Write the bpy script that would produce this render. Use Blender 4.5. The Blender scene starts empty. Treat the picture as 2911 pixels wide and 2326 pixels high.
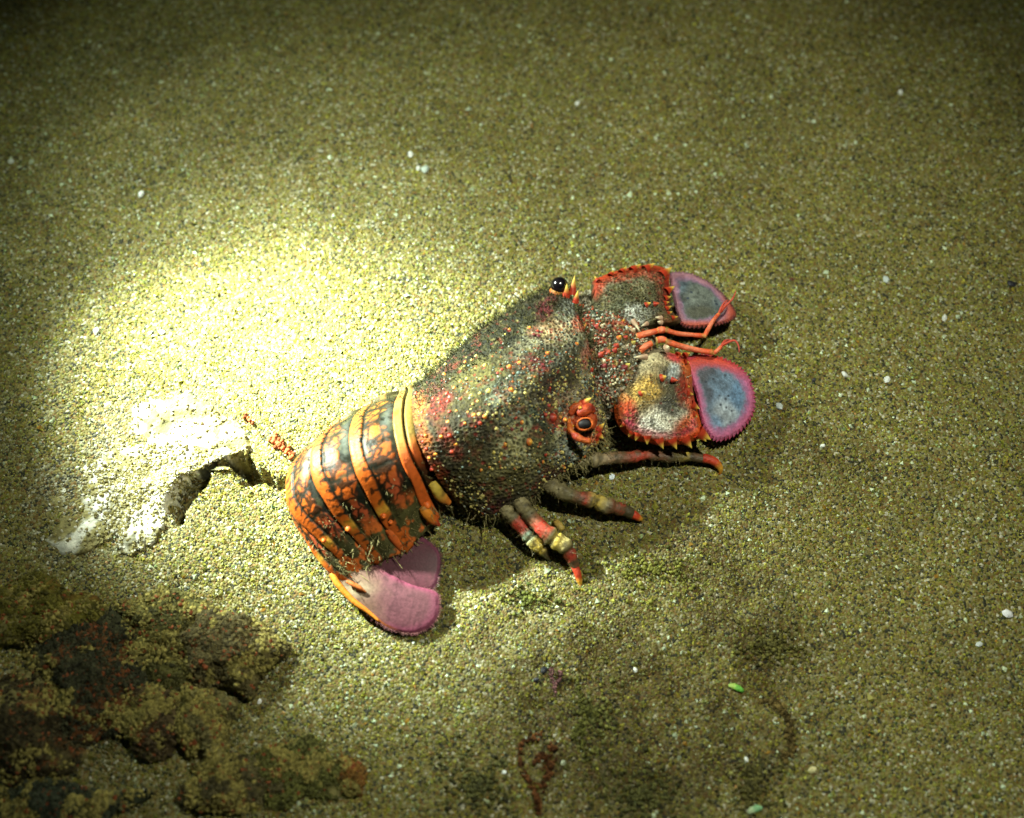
import bpy, math, random
import numpy as np
from mathutils import Vector, Matrix

random.seed(7)
rng = np.random.default_rng(11)
S = bpy.context.scene
COL = S.collection
S.unit_settings.scale_length = 0.1          # one unit is ten centimetres

# ------------------------------------------------------------------ camera
PW, PH = 2911.0, 2326.0                     # photograph size, used to survey positions on the seabed
TILT = math.radians(25)
HFOV = math.radians(45)
FPX = PW / 2 / math.tan(HFOV / 2)
DIST = FPX / 910.0
cam_data = bpy.data.cameras.new("camera")
cam = bpy.data.objects.new("camera", cam_data)
COL.objects.link(cam)
cam.location = (0, -DIST * math.sin(TILT), DIST * math.cos(TILT))
cam.rotation_euler = (TILT, 0, 0)
cam_data.sensor_fit = 'HORIZONTAL'
cam_data.angle = HFOV
cam_data.clip_start = 0.01
cam_data.clip_end = 500
cam_data.dof.use_dof = True
cam_data.dof.focus_distance = DIST - 0.12
cam_data.dof.aperture_fstop = 0.6
S.camera = cam

# ------------------------------------------------------------------ night water: barely any sky light
world = bpy.data.worlds.new("World")
S.world = world
world.use_nodes = True
wn = world.node_tree
wn.nodes.clear()
wo = wn.nodes.new("ShaderNodeOutputWorld")
wb = wn.nodes.new("ShaderNodeBackground")
sky = wn.nodes.new("ShaderNodeTexSky")
sky.sky_type = 'NISHITA'
sky.sun_disc = False
sky.sun_elevation = math.radians(40)
sky.sun_rotation = math.radians(-50)
tint = wn.nodes.new("ShaderNodeMix")
tint.data_type = 'RGBA'
tint.blend_type = 'MULTIPLY'
tint.inputs[0].default_value = 1.0
tint.inputs[7].default_value = (0.75, 1.0, 0.55, 1)
wn.links.new(sky.outputs[0], tint.inputs[6])
wn.links.new(tint.outputs[2], wb.inputs[0])
wb.inputs[1].default_value = 0.006
wn.links.new(wb.outputs[0], wo.inputs[0])


def cam_matrix():
    c, s = math.cos(TILT), math.sin(TILT)
    return np.array([[1, 0, 0], [0, c, -s], [0, s, c]])


CM = cam_matrix()
CP = np.array(cam.location)


def P(px, py, z=0.0):
    """point at height z that the survey photograph shows at (px, py)"""
    d = CM @ np.array([(px - PW / 2) / FPX, -(py - PH / 2) / FPX, -1.0])
    t = (z - CP[2]) / d[2]
    return CP + d * t


def Pa(px, py, z):
    d = np.stack([(px - PW / 2) / FPX, -(py - PH / 2) / FPX, -np.ones_like(px)], -1) @ CM.T
    t = (z - CP[2]) / d[..., 2]
    return CP + d * t[..., None]


def proj(p):
    q = (p - CP) @ CM
    return PW / 2 + FPX * q[..., 0] / -q[..., 2], PH / 2 - FPX * q[..., 1] / -q[..., 2]


def spot(name, loc, target, energy, angle, blend, color, radius):
    l = bpy.data.lights.new(name, 'SPOT')
    l.energy = energy
    l.spot_size = math.radians(angle)
    l.spot_blend = blend
    l.color = color
    l.shadow_soft_size = radius
    o = bpy.data.objects.new(name, l)
    COL.objects.link(o)
    o.location = loc
    o.rotation_euler = (Vector(target) - Vector(loc)).to_track_quat('-Z', 'Y').to_euler()
    return o


# a diver's torch held up to the left: hot centre and wide spill of the same lamp
TORCH = (-2.60, 1.40, 1.85)
TCOL = (0.88, 1.0, 0.85)
spot("torch_core", TORCH, P(1060, 1090), 3000, 23, 1.0, TCOL, 0.06)
spot("torch_beam", TORCH, P(740, 1235), 3200, 25.5, 1.0, TCOL, 0.06)
spot("torch_halo", TORCH, P(1040, 1020), 1050, 34, 1.0, TCOL, 0.06)
spot("torch_glow", TORCH, P(1100, 850), 280, 50, 1.0, TCOL, 0.06)
spot("torch_spill", TORCH, P(1350, 1000), 85, 88, 1.0, (0.80, 1.0, 0.76), 0.06)
# the camera's own strobe, above and right of the lens
spot("strobe", (0.95, 0.15, 3.4), P(1800, 1230), 425, 84, 1.0, (0.975, 1.0, 0.80), 0.08)

vs = S.view_settings
vs.view_transform = 'Standard'
vs.look = 'None'
vs.exposure = 0
vs.gamma = 1
vs.use_curve_mapping = False


# ------------------------------------------------------------------ numeric noise
def _hash(ix, iy, iz, seed):
    h = (ix.astype(np.int64) * 374761393 + iy.astype(np.int64) * 668265263 + iz.astype(np.int64) * 2147483647 * 3 + seed * 974711) & 0xffffffff
    h = ((h ^ (h >> 13)) * 1274126177) & 0xffffffff
    h = ((h ^ (h >> 16)) * 2246822519) & 0xffffffff
    h = h ^ (h >> 15)
    return (h & 0xffffff) / float(0x1000000)


def vnoise(p, scale, seed=0):
    q = np.asarray(p) * scale
    i = np.floor(q)
    f = q - i
    f = f * f * (3 - 2 * f)
    i = i.astype(np.int64)
    r = 0
    for dx in (0, 1):
        wx = f[..., 0] if dx else 1 - f[..., 0]
        for dy in (0, 1):
            wy = f[..., 1] if dy else 1 - f[..., 1]
            for dz in (0, 1):
                wz = f[..., 2] if dz else 1 - f[..., 2]
                r = r + wx * wy * wz * _hash(i[..., 0] + dx, i[..., 1] + dy, i[..., 2] + dz, seed)
    return r


def fbm(p, scale, seed=0, octv=4):
    a, t, w = 0, 0, 1.0
    for k in range(octv):
        a = a + w * vnoise(p, scale * 2 ** k, seed + 17 * k)
        t += w
        w *= 0.55
    return a / t


def voro(p, scale, seed=0):
    q = np.asarray(p) * scale
    i = np.floor(q).astype(np.int64)
    f1 = np.full(q.shape[:-1], 9.0)
    f2 = np.full(q.shape[:-1], 9.0)
    rid = np.zeros(q.shape[:-1])
    for dx in (-1, 0, 1):
        for dy in (-1, 0, 1):
            for dz in (-1, 0, 1):
                cx, cy, cz = i[..., 0] + dx, i[..., 1] + dy, i[..., 2] + dz
                d = np.sqrt((cx + 0.12 + 0.76 * _hash(cx, cy, cz, seed) - q[..., 0]) ** 2 +
                            (cy + 0.12 + 0.76 * _hash(cx, cy, cz, seed + 1) - q[..., 1]) ** 2 +
                            (cz + 0.12 + 0.76 * _hash(cx, cy, cz, seed + 2) - q[..., 2]) ** 2)
                near = d < f1
                f2 = np.where(near, f1, np.minimum(f2, d))
                rid = np.where(near, _hash(cx, cy, cz, seed + 5), rid)
                f1 = np.where(near, d, f1)
    return f1, f2, rid


def sm(a, b, x):
    t = np.clip((x - a) / (b - a), 0, 1)
    return t * t * (3 - 2 * t)


def mixc(a, b, t):
    t = np.asarray(t)[..., None]
    return np.asarray(a) * (1 - t) + np.asarray(b) * t


# ------------------------------------------------------------------ materials
def vmat(name, rough=0.5, spec=0.5, bump=0.0, bscale=200.0, mott=0.25, mscale=90.0, sss=0.0):
    """wet organic surface: pigment from the mesh's own colour attribute, mottled by noise"""
    m = bpy.data.materials.new(name)
    m.use_nodes = True
    n, L = m.node_tree.nodes, m.node_tree.links
    b = n["Principled BSDF"]
    b.inputs["Roughness"].default_value = rough
    b.inputs["Specular IOR Level"].default_value = spec
    at = n.new("ShaderNodeAttribute")
    at.attribute_name = "col"
    tc = n.new("ShaderNodeTexCoord")
    no = n.new("ShaderNodeTexNoise")
    no.inputs["Scale"].default_value = mscale
    no.inputs["Detail"].default_value = 5
    L.new(tc.outputs["Object"], no.inputs["Vector"])
    mr = n.new("ShaderNodeMapRange")
    mr.inputs["From Min"].default_value = 0.3
    mr.inputs["From Max"].default_value = 0.7
    mr.inputs["To Min"].default_value = 1 - mott
    mr.inputs["To Max"].default_value = 1 + mott
    L.new(no.outputs["Fac"], mr.inputs["Value"])
    mx = n.new("ShaderNodeVectorMath")
    mx.operation = 'SCALE'
    L.new(at.outputs["Color"], mx.inputs[0])
    L.new(mr.outputs[0], mx.inputs["Scale"])
    L.new(mx.outputs[0], b.inputs["Base Color"])
    if sss:
        b.inputs["Subsurface Weight"].default_value = sss
        b.inputs["Subsurface Radius"].default_value = (0.03, 0.012, 0.006)
        b.inputs["Subsurface Scale"].default_value = 0.5
    if bump:
        n2 = n.new("ShaderNodeTexNoise")
        n2.inputs["Scale"].default_value = bscale
        n2.inputs["Detail"].default_value = 4
        L.new(tc.outputs["Object"], n2.inputs["Vector"])
        bp = n.new("ShaderNodeBump")
        bp.inputs["Strength"].default_value = bump
        bp.inputs["Distance"].default_value = 0.01
        L.new(n2.outputs["Fac"], bp.inputs["Height"])
        L.new(bp.outputs[0], b.inputs["Normal"])
    return m


M_CRUST = vmat("crusted_shell", 0.7, 0.22, 0.5, 160, 0.4, 120)
M_SHELL = vmat("glossy_shell", 0.5, 0.22, 0.15, 120, 0.18, 70)
M_PLATE = vmat("antenna_plate_shell", 0.5, 0.4, 0.35, 220, 0.22, 150)
M_FAN = vmat("tail_membrane", 0.5, 0.25, 0.10, 160, 0.2, 120)
M_LIMB = vmat("limb_shell", 0.5, 0.35, 0.35, 150, 0.25, 80, 0.0)
M_SPINE = vmat("spine_shell", 0.5, 0.35, 0, 100, 0.35, 110)
M_EYE = vmat("eye_cornea", 0.2, 0.9, 0, 100, 0.05)
M_EYE2 = vmat("eye_facets", 0.6, 0.25, 0, 100, 0.05)
M_HAIR = vmat("hair_and_algae", 0.7, 0.2)
M_GRAIN = vmat("sand_grain", 0.5, 0.45, 0, 100, 0.12, 60)
M_ROCK = vmat("encrusted_rock", 0.75, 0.3, 0.8, 70, 0.3, 40)
M_ALGA = vmat("algae_turf", 0.85, 0.15, 0.9, 60, 0.4, 50)


def sand_material():
    m = bpy.data.materials.new("wet_sand")
    m.use_nodes = True
    n, L = m.node_tree.nodes, m.node_tree.links
    b = n["Principled BSDF"]
    b.inputs["Roughness"].default_value = 0.7
    b.inputs["Specular IOR Level"].default_value = 0.3
    tc = n.new("ShaderNodeTexCoord")
    vo = n.new("ShaderNodeTexVoronoi")
    vo.inputs["Scale"].default_value = 135
    L.new(tc.outputs["Object"], vo.inputs["Vector"])
    sp = n.new("ShaderNodeSeparateColor")
    L.new(vo.outputs["Color"], sp.inputs[0])
    r = n.new("ShaderNodeValToRGB")
    r.color_ramp.interpolation = 'CONSTANT'
    e = r.color_ramp.elements
    e[0].position, e[0].color = 0.0, (0.035, 0.035, 0.02, 1)
    e[1].position, e[1].color = 0.2, (0.15, 0.125, 0.035, 1)
    for p, c in ((0.45, (0.24, 0.20, 0.06, 1)), (0.65, (0.18, 0.11, 0.03, 1)), (0.8, (0.27, 0.25, 0.13, 1)), (0.95, (0.5, 0.48, 0.36, 1))):
        x = e.new(p)
        x.color = c
    L.new(sp.outputs[0], r.inputs[0])
    no = n.new("ShaderNodeTexNoise")
    no.inputs["Scale"].default_value = 3.0
    no.inputs["Detail"].default_value = 6
    L.new(tc.outputs["Object"], no.inputs["Vector"])
    mr = n.new("ShaderNodeMapRange")
    mr.inputs["From Min"].default_value = 0.3
    mr.inputs["From Max"].default_value = 0.7
    mr.inputs["To Min"].default_value = 0.7
    mr.inputs["To Max"].default_value = 1.1
    L.new(no.outputs["Fac"], mr.inputs["Value"])
    mx = n.new("ShaderNodeVectorMath")
    mx.operation = 'SCALE'
    L.new(r.outputs[0], mx.inputs[0])
    L.new(mr.outputs[0], mx.inputs["Scale"])
    at = n.new("ShaderNodeAttribute")
    at.attribute_name = "col"
    my = n.new("ShaderNodeVectorMath")
    my.operation = 'MULTIPLY'
    L.new(mx.outputs[0], my.inputs[0])
    L.new(at.outputs["Color"], my.inputs[1])
    L.new(my.outputs[0], b.inputs["Base Color"])
    bp = n.new("ShaderNodeBump")
    bp.inputs["Strength"].default_value = 0.8
    bp.inputs["Distance"].default_value = 0.006
    bp.invert = True
    L.new(vo.outputs["Distance"], bp.inputs["Height"])
    L.new(bp.outputs[0], b.inputs["Normal"])
    return m


M_SAND = sand_material()


# ------------------------------------------------------------------ mesh helpers
def link(name, me, mat, parent=None, smooth=True):
    if not me.materials:
        me.materials.append(mat)
    o = bpy.data.objects.new(name, me)
    COL.objects.link(o)
    if parent is not None:
        o.parent = parent
    return o


def make_mesh(name, v, faces, col, smooth=True):
    """v (n,3), faces (m,3|4) int array or a list of such arrays, col (n,3)"""
    v = np.ascontiguousarray(v, dtype=np.float32)
    fl = faces if isinstance(faces, list) else [faces]
    fl = [np.asarray(f, dtype=np.int32) for f in fl if len(f)]
    me = bpy.data.meshes.new(name)
    me.vertices.add(len(v))
    me.vertices.foreach_set("co", v.ravel())
    loops = np.concatenate([f.ravel() for f in fl])
    sizes = np.concatenate([np.full(len(f), f.shape[1], np.int32) for f in fl])
    me.loops.add(len(loops))
    me.loops.foreach_set("vertex_index", loops)
    me.polygons.add(len(sizes))
    me.polygons.foreach_set("loop_start", np.concatenate([[0], np.cumsum(sizes)[:-1]]).astype(np.int32))
    me.polygons.foreach_set("loop_total", sizes)
    me.polygons.foreach_set("use_smooth", np.full(len(sizes), smooth, dtype=bool))
    me.update(calc_edges=True)
    a = me.color_attributes.new("col", 'FLOAT_COLOR', 'POINT')
    c = np.ones((len(v), 4), np.float32)
    c[:, :3] = np.clip(np.broadcast_to(col, (len(v), 3)), 0, 1)
    a.data.foreach_set("color", c.ravel())
    me.validate()
    return me


def gridfaces(n, m, wrap=False, off=0):
    i, j = np.meshgrid(np.arange(n - 1), np.arange(m if wrap else m - 1), indexing='ij')
    j2 = (j + 1) % m
    return np.stack([i * m + j, i * m + j2, (i + 1) * m + j2, (i + 1) * m + j], -1).reshape(-1, 4) + off


class MB:
    """collects pieces of ONE object"""
    def __init__(self):
        self.v, self.f3, self.f4, self.c, self.n = [], [], [], [], 0

    def add(self, v, f, c):
        v = np.asarray(v, float)
        f = np.asarray(f)
        (self.f3 if f.shape[1] == 3 else self.f4).append(f + self.n)
        self.v.append(v)
        self.c.append(np.broadcast_to(np.asarray(c, float), (len(v), 3)))
        self.n += len(v)

    def build(self, name, mat, parent=None, origin=(0, 0, 0), smooth=True):
        fs = []
        if self.f3:
            fs.append(np.concatenate(self.f3))
        if self.f4:
            fs.append(np.concatenate(self.f4))
        me = make_mesh(name, np.concatenate(self.v) - np.asarray(origin), fs, np.concatenate(self.c), smooth)
        return link(name, me, mat, parent)


def cr(pts, n, closed=False):
    """Catmull-Rom through pts (K,...) resampled to n"""
    pts = np.asarray(pts, float)
    K = len(pts)
    if closed:
        t = np.linspace(0, K, n, endpoint=False)
    else:
        t = np.linspace(0, K - 1, n)
    i = np.floor(t).astype(int)
    if not closed:
        i = np.minimum(i, K - 2)
    f = (t - i).reshape((-1,) + (1,) * (pts.ndim - 1))

    def g(k):
        return pts[k % K] if closed else pts[np.clip(k, 0, K - 1)]
    p0, p1, p2, p3 = g(i - 1), g(i), g(i + 1), g(i + 2)
    if not closed:
        p0 = np.where((i - 1 < 0).reshape(f.shape), 2 * p1 - p2, p0)
        p3 = np.where((i + 2 > K - 1).reshape(f.shape), 2 * p2 - p1, p3)
    return 0.5 * (2 * p1 + (p2 - p0) * f + (2 * p0 - 5 * p1 + 4 * p2 - p3) * f ** 2 + (3 * p1 - p0 - 3 * p2 + p3) * f ** 3)


def arcresample(pts, n):
    pts = np.asarray(pts, float)
    d = cr(pts, 40 * len(pts))
    s = np.concatenate([[0], np.cumsum(np.linalg.norm(np.diff(d, axis=0), axis=1))])
    q = np.linspace(0, s[-1], n)
    return np.stack([np.interp(q, s, d[:, k]) for k in range(d.shape[1])], -1)


def gridnormals(a):
    n = np.cross(np.gradient(a, axis=0), np.gradient(a, axis=1))
    n /= np.linalg.norm(n, axis=-1, keepdims=True) + 1e-12
    if n[..., 2].mean() < 0:
        n = -n
    return n


def frames(p):
    t = np.gradient(p, axis=0)
    t /= np.linalg.norm(t, axis=1, keepdims=True) + 1e-12
    up = np.array([0, 0, 1.0])
    s = np.cross(t, up)
    bad = np.linalg.norm(s, axis=1) < 1e-3
    s[bad] = np.array([1.0, 0, 0])
    s /= np.linalg.norm(s, axis=1, keepdims=True)
    u = np.cross(s, t)
    return t, s, u


def tube(mb, pts, radii, colfn, n=60, m=14, flat=1.0, bumps=0.0, seed=0):
    """tapered rounded limb along world points; colfn(t, angle) -> colour"""
    p = arcresample(pts, n)
    K = len(radii)
    r = np.interp(np.linspace(0, 1, n), np.linspace(0, 1, K), radii)
    t, s, u = frames(p)
    ang = np.linspace(0, 2 * math.pi, m, endpoint=False)
    ring = np.cos(ang)[None, :, None] * s[:, None] + flat * np.sin(ang)[None, :, None] * u[:, None]
    rr = r.copy()
    rr[0] *= 0.5
    rr[-1] *= 0.15
    v = p[:, None] + ring * rr[:, None, None]
    if bumps:
        v = v + ring * (bumps * (fbm(v, 40, seed) - 0.5))[..., None] * np.minimum(1, rr / max(radii))[:, None, None]
    tt = np.broadcast_to(np.linspace(0, 1, n)[:, None], (n, m))
    c = colfn(tt, np.broadcast_to(np.sin(ang), (n, m)), v)
    v2 = np.concatenate([v.reshape(-1, 3), p[:1], p[-1:]])
    c2 = np.concatenate([c.reshape(-1, 3), c[0, :1], c[-1, :1]])
    mb.add(v2, gridfaces(n, m, True), c2)
    j = np.arange(m)
    a, b = n * m, n * m + 1
    off = mb.n - len(v2)
    mb.f3.append(np.stack([np.full(m, a), (j + 1) % m, j], -1) + off)
    mb.f3.append(np.stack([np.full(m, b), (n - 1) * m + j, (n - 1) * m + (j + 1) % m], -1) + off)


def stops(tt, st):
    xs = [s[0] for s in st]
    return np.stack([np.interp(tt, xs, [s[1][k] for s in st]) for k in range(3)], -1)


def ico():
    g = (1 + 5 ** 0.5) / 2
    v = np.array([(-1, g, 0), (1, g, 0), (-1, -g, 0), (1, -g, 0), (0, -1, g), (0, 1, g), (0, -1, -g), (0, 1, -g), (g, 0, -1), (g, 0, 1), (-g, 0, -1), (-g, 0, 1)], float)
    v /= np.linalg.norm(v[0])
    f = np.array([(0, 11, 5), (0, 5, 1), (0, 1, 7), (0, 7, 10), (0, 10, 11), (1, 5, 9), (5, 11, 4), (11, 10, 2), (10, 7, 6), (7, 1, 8), (3, 9, 4), (3, 4, 2), (3, 2, 6), (3, 6, 8), (3, 8, 9), (4, 9, 5), (2, 4, 11), (6, 2, 10), (8, 6, 7), (9, 8, 1)])
    return v, f


IV, IF = ico()


def subdiv(v, f):
    cache, v = {}, [tuple(x) for x in v]

    def mid(a, b):
        k = (min(a, b), max(a, b))
        if k not in cache:
            m = (np.array(v[a]) + np.array(v[b])) / 2
            v.append(tuple(m / np.linalg.norm(m)))
            cache[k] = len(v) - 1
        return cache[k]
    nf = []
    for a, b, c in f:
        x, y, z = mid(a, b), mid(b, c), mid(c, a)
        nf += [(a, x, z), (b, y, x), (c, z, y), (x, y, z)]
    return np.array(v), np.array(nf)


IV1, IF1 = subdiv(IV, IF)
IV2, IF2 = subdiv(IV1, IF1)


def tag(o, label=None, cat=None, group=None, kind=None):
    if label:
        o["label"] = label
    if cat:
        o["category"] = cat
    if group:
        o["group"] = group
    if kind:
        o["kind"] = kind
    return o


def empty(name, loc):
    o = bpy.data.objects.new(name, None)
    COL.objects.link(o)
    o.location = loc
    o.empty_display_size = 0.1
    return o


def strand(mb, base, direction, length, r, c, bend=0.3, seg=3):
    """one thin tapering hair, three-sided"""
    d = np.asarray(direction, float)
    d = d / (np.linalg.norm(d) + 1e-9)
    a = np.cross(d, [0.3, 0.5, 0.8])
    a /= np.linalg.norm(a)
    b = np.cross(d, a)
    off = (rng.normal(size=3)) * bend
    rows = []
    for k in range(seg + 1):
        t = k / seg
        p = base + d * length * t + off * length * t * t
        rr = r * (1 - 0.75 * t)
        for q in range(3):
            an = 2.094 * q
            rows.append(p + rr * (math.cos(an) * a + math.sin(an) * b))
    v = np.array(rows)
    mb.add(v, gridfaces(seg + 1, 3, True), c)
    return base + d * length * 0.6 + off * length * 0.36


def inside(px, py, poly):
    poly = np.asarray(poly, float)
    r = np.zeros(px.shape, bool)
    j = len(poly) - 1
    for i in range(len(poly)):
        xi, yi = poly[i]
        xj, yj = poly[j]
        c = ((yi > py) != (yj > py)) & (px < (xj - xi) * (py - yi) / (yj - yi + 1e-9) + xi)
        r ^= c
        j = i
    return r


def segdist(px, py, line):
    d = np.full(px.shape, 1e9)
    for (ax, ay), (bx, by) in zip(line[:-1], line[1:]):
        vx, vy = bx - ax, by - ay
        t = np.clip(((px - ax) * vx + (py - ay) * vy) / (vx * vx + vy * vy), 0, 1)
        d = np.minimum(d, np.hypot(px - ax - t * vx, py - ay - t * vy))
    return d


# ================================================================== THE SETTING
CRACK = [(720, 1362), (692, 1330), (653, 1318), (618, 1322), (583, 1345), (540, 1388), (514, 1420), (505, 1452), (512, 1475)]
CRACK2 = [(752, 1350), (785, 1385), (820, 1372)]
FURROW = [(1640, 1760), (1900, 1820), (2180, 1900), (2240, 2080), (2140, 2240)]


def ground_z(x, y):
    p = np.stack([x, y, np.zeros_like(x)], -1)
    z = 0.045 * (fbm(p, 1.1, 3, 3) - 0.5) + 0.016 * (fbm(p, 6, 9, 3) - 0.5)
    px, py = proj(np.stack([x, y, np.zeros_like(x)], -1))
    d = segdist(px, py, CRACK) / (0.55 + 1.5 * sm(0.35, 0.65, fbm(p, 11, 91, 3)))
    z = z - 0.13 * np.exp(-(d / 13) ** 4)
    d = segdist(px, py, CRACK2)
    z = z - 0.09 * np.exp(-(d / 12) ** 4)
    # lumpy ground round the algae at the lower left and lower right
    w = np.exp(-(((px - 330) / 480) ** 2 + ((py - 2050) / 380) ** 2))
    z = z + w * (0.10 * (fbm(p, 4.5, 21, 4) - 0.42))
    w = np.exp(-(((px - 1800) / 520) ** 2 + ((py - 2050) / 380) ** 2))
    z = z + w * 0.05 * (fbm(p, 7, 31, 3) - 0.5)
    # the sand is pressed flat under the animal
    k = np.exp(-(((px - 1450) / 620) ** 2 + ((py - 1280) / 420) ** 2) * 1.2)
    return z * (1 - 0.85 * k)


def stain(px, py, p):
    """brown algal film: a broad soft patch below and right of the animal, a small one by its head"""
    n = 0.6 * fbm(p, 3.6, 15, 5) + 0.4 * fbm(p, 15, 25, 4)
    w = sm(0, 1, 1.7 * np.exp(-(((px - 1830) / 470) ** 2 + ((py - 1880) / 470) ** 2) * 1.2)) * (0.34 + 0.66 * sm(0.44, 0.56, n))
    return np.maximum(w, 0.8 * np.exp(-(((px - 2330) / 240) ** 2 + ((py - 1290) / 150) ** 2)) * sm(0.36, 0.58, fbm(p, 5, 16, 4)))


def axis(lo, hi, n, far, m):
    core = np.linspace(lo, hi, n)
    g = (hi - lo) / n * np.cumsum(1.25 ** np.arange(1, m + 1))
    g = g * far / g[-1]
    return np.concatenate([lo - g[::-1], core, hi + g])


gx = axis(-2.3, 2.3, 460, 60, 30)
gy = axis(-1.9, 2.3, 420, 60, 30)
X, Y = np.meshgrid(gx, gy, indexing='ij')
Z = ground_z(X, Y)
G3 = np.stack([X, Y, np.zeros_like(X)], -1)
core = (np.abs(X) < 2.4) & (np.abs(Y) < 2.4)
SX, SY = proj(np.where(core[..., None], G3, 0.0))
film0 = np.where(core, stain(SX, SY, G3), 0)
ground = link("sand_ground", make_mesh("sand_ground", np.stack([X, Y, Z], -1).reshape(-1, 3), gridfaces(len(gx), len(gy)), mixc((1, 1, 1), (0.34, 0.27, 0.16), 0.85 * film0).reshape(-1, 3)), M_SAND)
# orientation upward
tag(ground, "olive yellow sand seabed lit by a torch at night", None, None, "structure")

SLAB = [(700, 1338), (655, 1302), (612, 1300), (572, 1328), (520, 1375), (494, 1415), (484, 1465), (476, 1520), (428, 1570), (390, 1590),
        (330, 1585), (345, 1550), (280, 1560), (200, 1600), (110, 1560), (50, 1470), (60, 1350), (140, 1290), (185, 1240), (235, 1180), (270, 1110), (360, 1090), (470, 1085), (600, 1130), (690, 1190), (735, 1270)]

# loose grains lying over the sheet (uncountable)
NG = 380000
gxr = rng.uniform(-2.05, 2.05, NG)
gyr = rng.uniform(-1.62, 1.98, NG)
size = 0.0025 * np.exp(rng.normal(0, 0.40, NG))
size = np.clip(size, 0.0015, 0.0075)
big = rng.random(NG) < 0.011
size[big] *= rng.uniform(1.3, 2.0, big.sum())
gpx, gpy = proj(np.stack([gxr, gyr, np.zeros(NG)], -1))
keep = (gpx > -170) & (gpx < PW + 170) & (gpy > -170) & (gpy < PH + 170)
keep &= ~(inside(gpx, gpy, SLAB) & (rng.random(NG) < 0.4))
gxr, gyr, size, big, gpx, gpy = (a[keep] for a in (gxr, gyr, size, big, gpx, gpy))
NG = len(gxr)
octv = np.array([(1, 0, -.3), (-1, 0, -.3), (0, 1, -.3), (0, -1, -.3), (0.15, 0.1, 1)], float)
octf = np.array([(0, 2, 4), (2, 1, 4), (1, 3, 4), (3, 0, 4)])
q = rng.normal(size=(NG, 4)) * [1, .28, .28, 1]
q /= np.linalg.norm(q, axis=1, keepdims=True)
w_, x_, y_, z_ = q.T
R = np.empty((NG, 3, 3))
R[:, 0] = np.stack([1 - 2 * (y_ * y_ + z_ * z_), 2 * (x_ * y_ - z_ * w_), 2 * (x_ * z_ + y_ * w_)], -1)
R[:, 1] = np.stack([2 * (x_ * y_ + z_ * w_), 1 - 2 * (x_ * x_ + z_ * z_), 2 * (y_ * z_ - x_ * w_)], -1)
R[:, 2] = np.stack([2 * (x_ * z_ - y_ * w_), 2 * (y_ * z_ + x_ * w_), 1 - 2 * (x_ * x_ + y_ * y_)], -1)
sc3 = np.stack([np.ones(NG), rng.uniform(0.6, 0.95, NG), rng.uniform(0.5, 0.85, NG)], -1) * size[:, None] * 1.25
tv = octv[None] * sc3[:, None] * rng.uniform(0.7, 1.25, (NG, 5, 1))
gv = np.einsum('nij,nkj->nki', R, tv)
gz = ground_z(gxr, gyr) + size * 0.15
gv += np.stack([gxr, gyr, gz], -1)[:, None]
PAL = np.array([(0.20, 0.17, 0.045), (0.27, 0.23, 0.07), (0.16, 0.13, 0.03), (0.22, 0.21, 0.13), (0.31, 0.22, 0.06), (0.035, 0.04, 0.035), (0.09, 0.085, 0.05),
                (0.55, 0.56, 0.86), (0.30, 0.13, 0.03), (0.26, 0.30, 0.27), (0.38, 0.33, 0.10)])
pr = np.array([0.25, 0.24, 0.15, 0.12, 0.10, 0.045, 0.06, 0.032, 0.022, 0.035, 0.045])
ci = rng.choice(len(PAL), NG, p=pr / pr.sum())
ci[big & (rng.random(NG) < 0.6)] = 7
gc = PAL[ci] * rng.uniform(0.75, 1.25, (NG, 1)) + rng.normal(0, 0.008, (NG, 3))
gp3 = np.stack([gxr, gyr, np.zeros(NG)], -1)
film = sm(0.52, 0.68, fbm(gp3, 2.2, 77, 4))          # thin algal film in patches
gc = mixc(gc, gc * np.array([0.78, 0.72, 0.55]), 0.6 * film)
wl = np.exp(-(((gpx - 330) / 430) ** 2 + ((gpy - 2020) / 330) ** 2) * 1.3) * sm(0.35, 0.6, fbm(gp3, 5, 5, 4))
gc = mixc(gc, np.array([0.04, 0.036, 0.010]), 0.92 * wl)
wl = stain(gpx, gpy, gp3)
gc = mixc(gc, np.array([0.075, 0.050, 0.008]), 0.85 * wl * rng.uniform(.35, 1, NG))
gc = gc * np.array([1.01, 1.17, 0.54])
wl = sm(0, .8, np.exp(-(((gpx - 310) / 330) ** 2 + ((gpy - 1340) / 260) ** 2) * 1.2)) * sm(0.47, 0.57, fbm(gp3, 8, 55, 4))
gc = mixc(gc, np.array([0.52, 0.50, 0.40]), 0.8 * wl * rng.uniform(.4, 1, NG))
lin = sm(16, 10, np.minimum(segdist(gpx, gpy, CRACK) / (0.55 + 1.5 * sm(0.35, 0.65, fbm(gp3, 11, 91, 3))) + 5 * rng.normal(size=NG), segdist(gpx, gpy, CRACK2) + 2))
gc = mixc(gc, np.array([0.022, 0.022, 0.007]), 0.95 * lin)      # dark turf lining the crevice, with its shade painted in
gf = (octf[None] + 5 * np.arange(NG)[:, None, None]).reshape(-1, 3)
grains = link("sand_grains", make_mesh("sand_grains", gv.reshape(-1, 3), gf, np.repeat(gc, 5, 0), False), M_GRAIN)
tag(grains, "loose speckled sand grains strewn over the seabed", None, None, "stuff")


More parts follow.
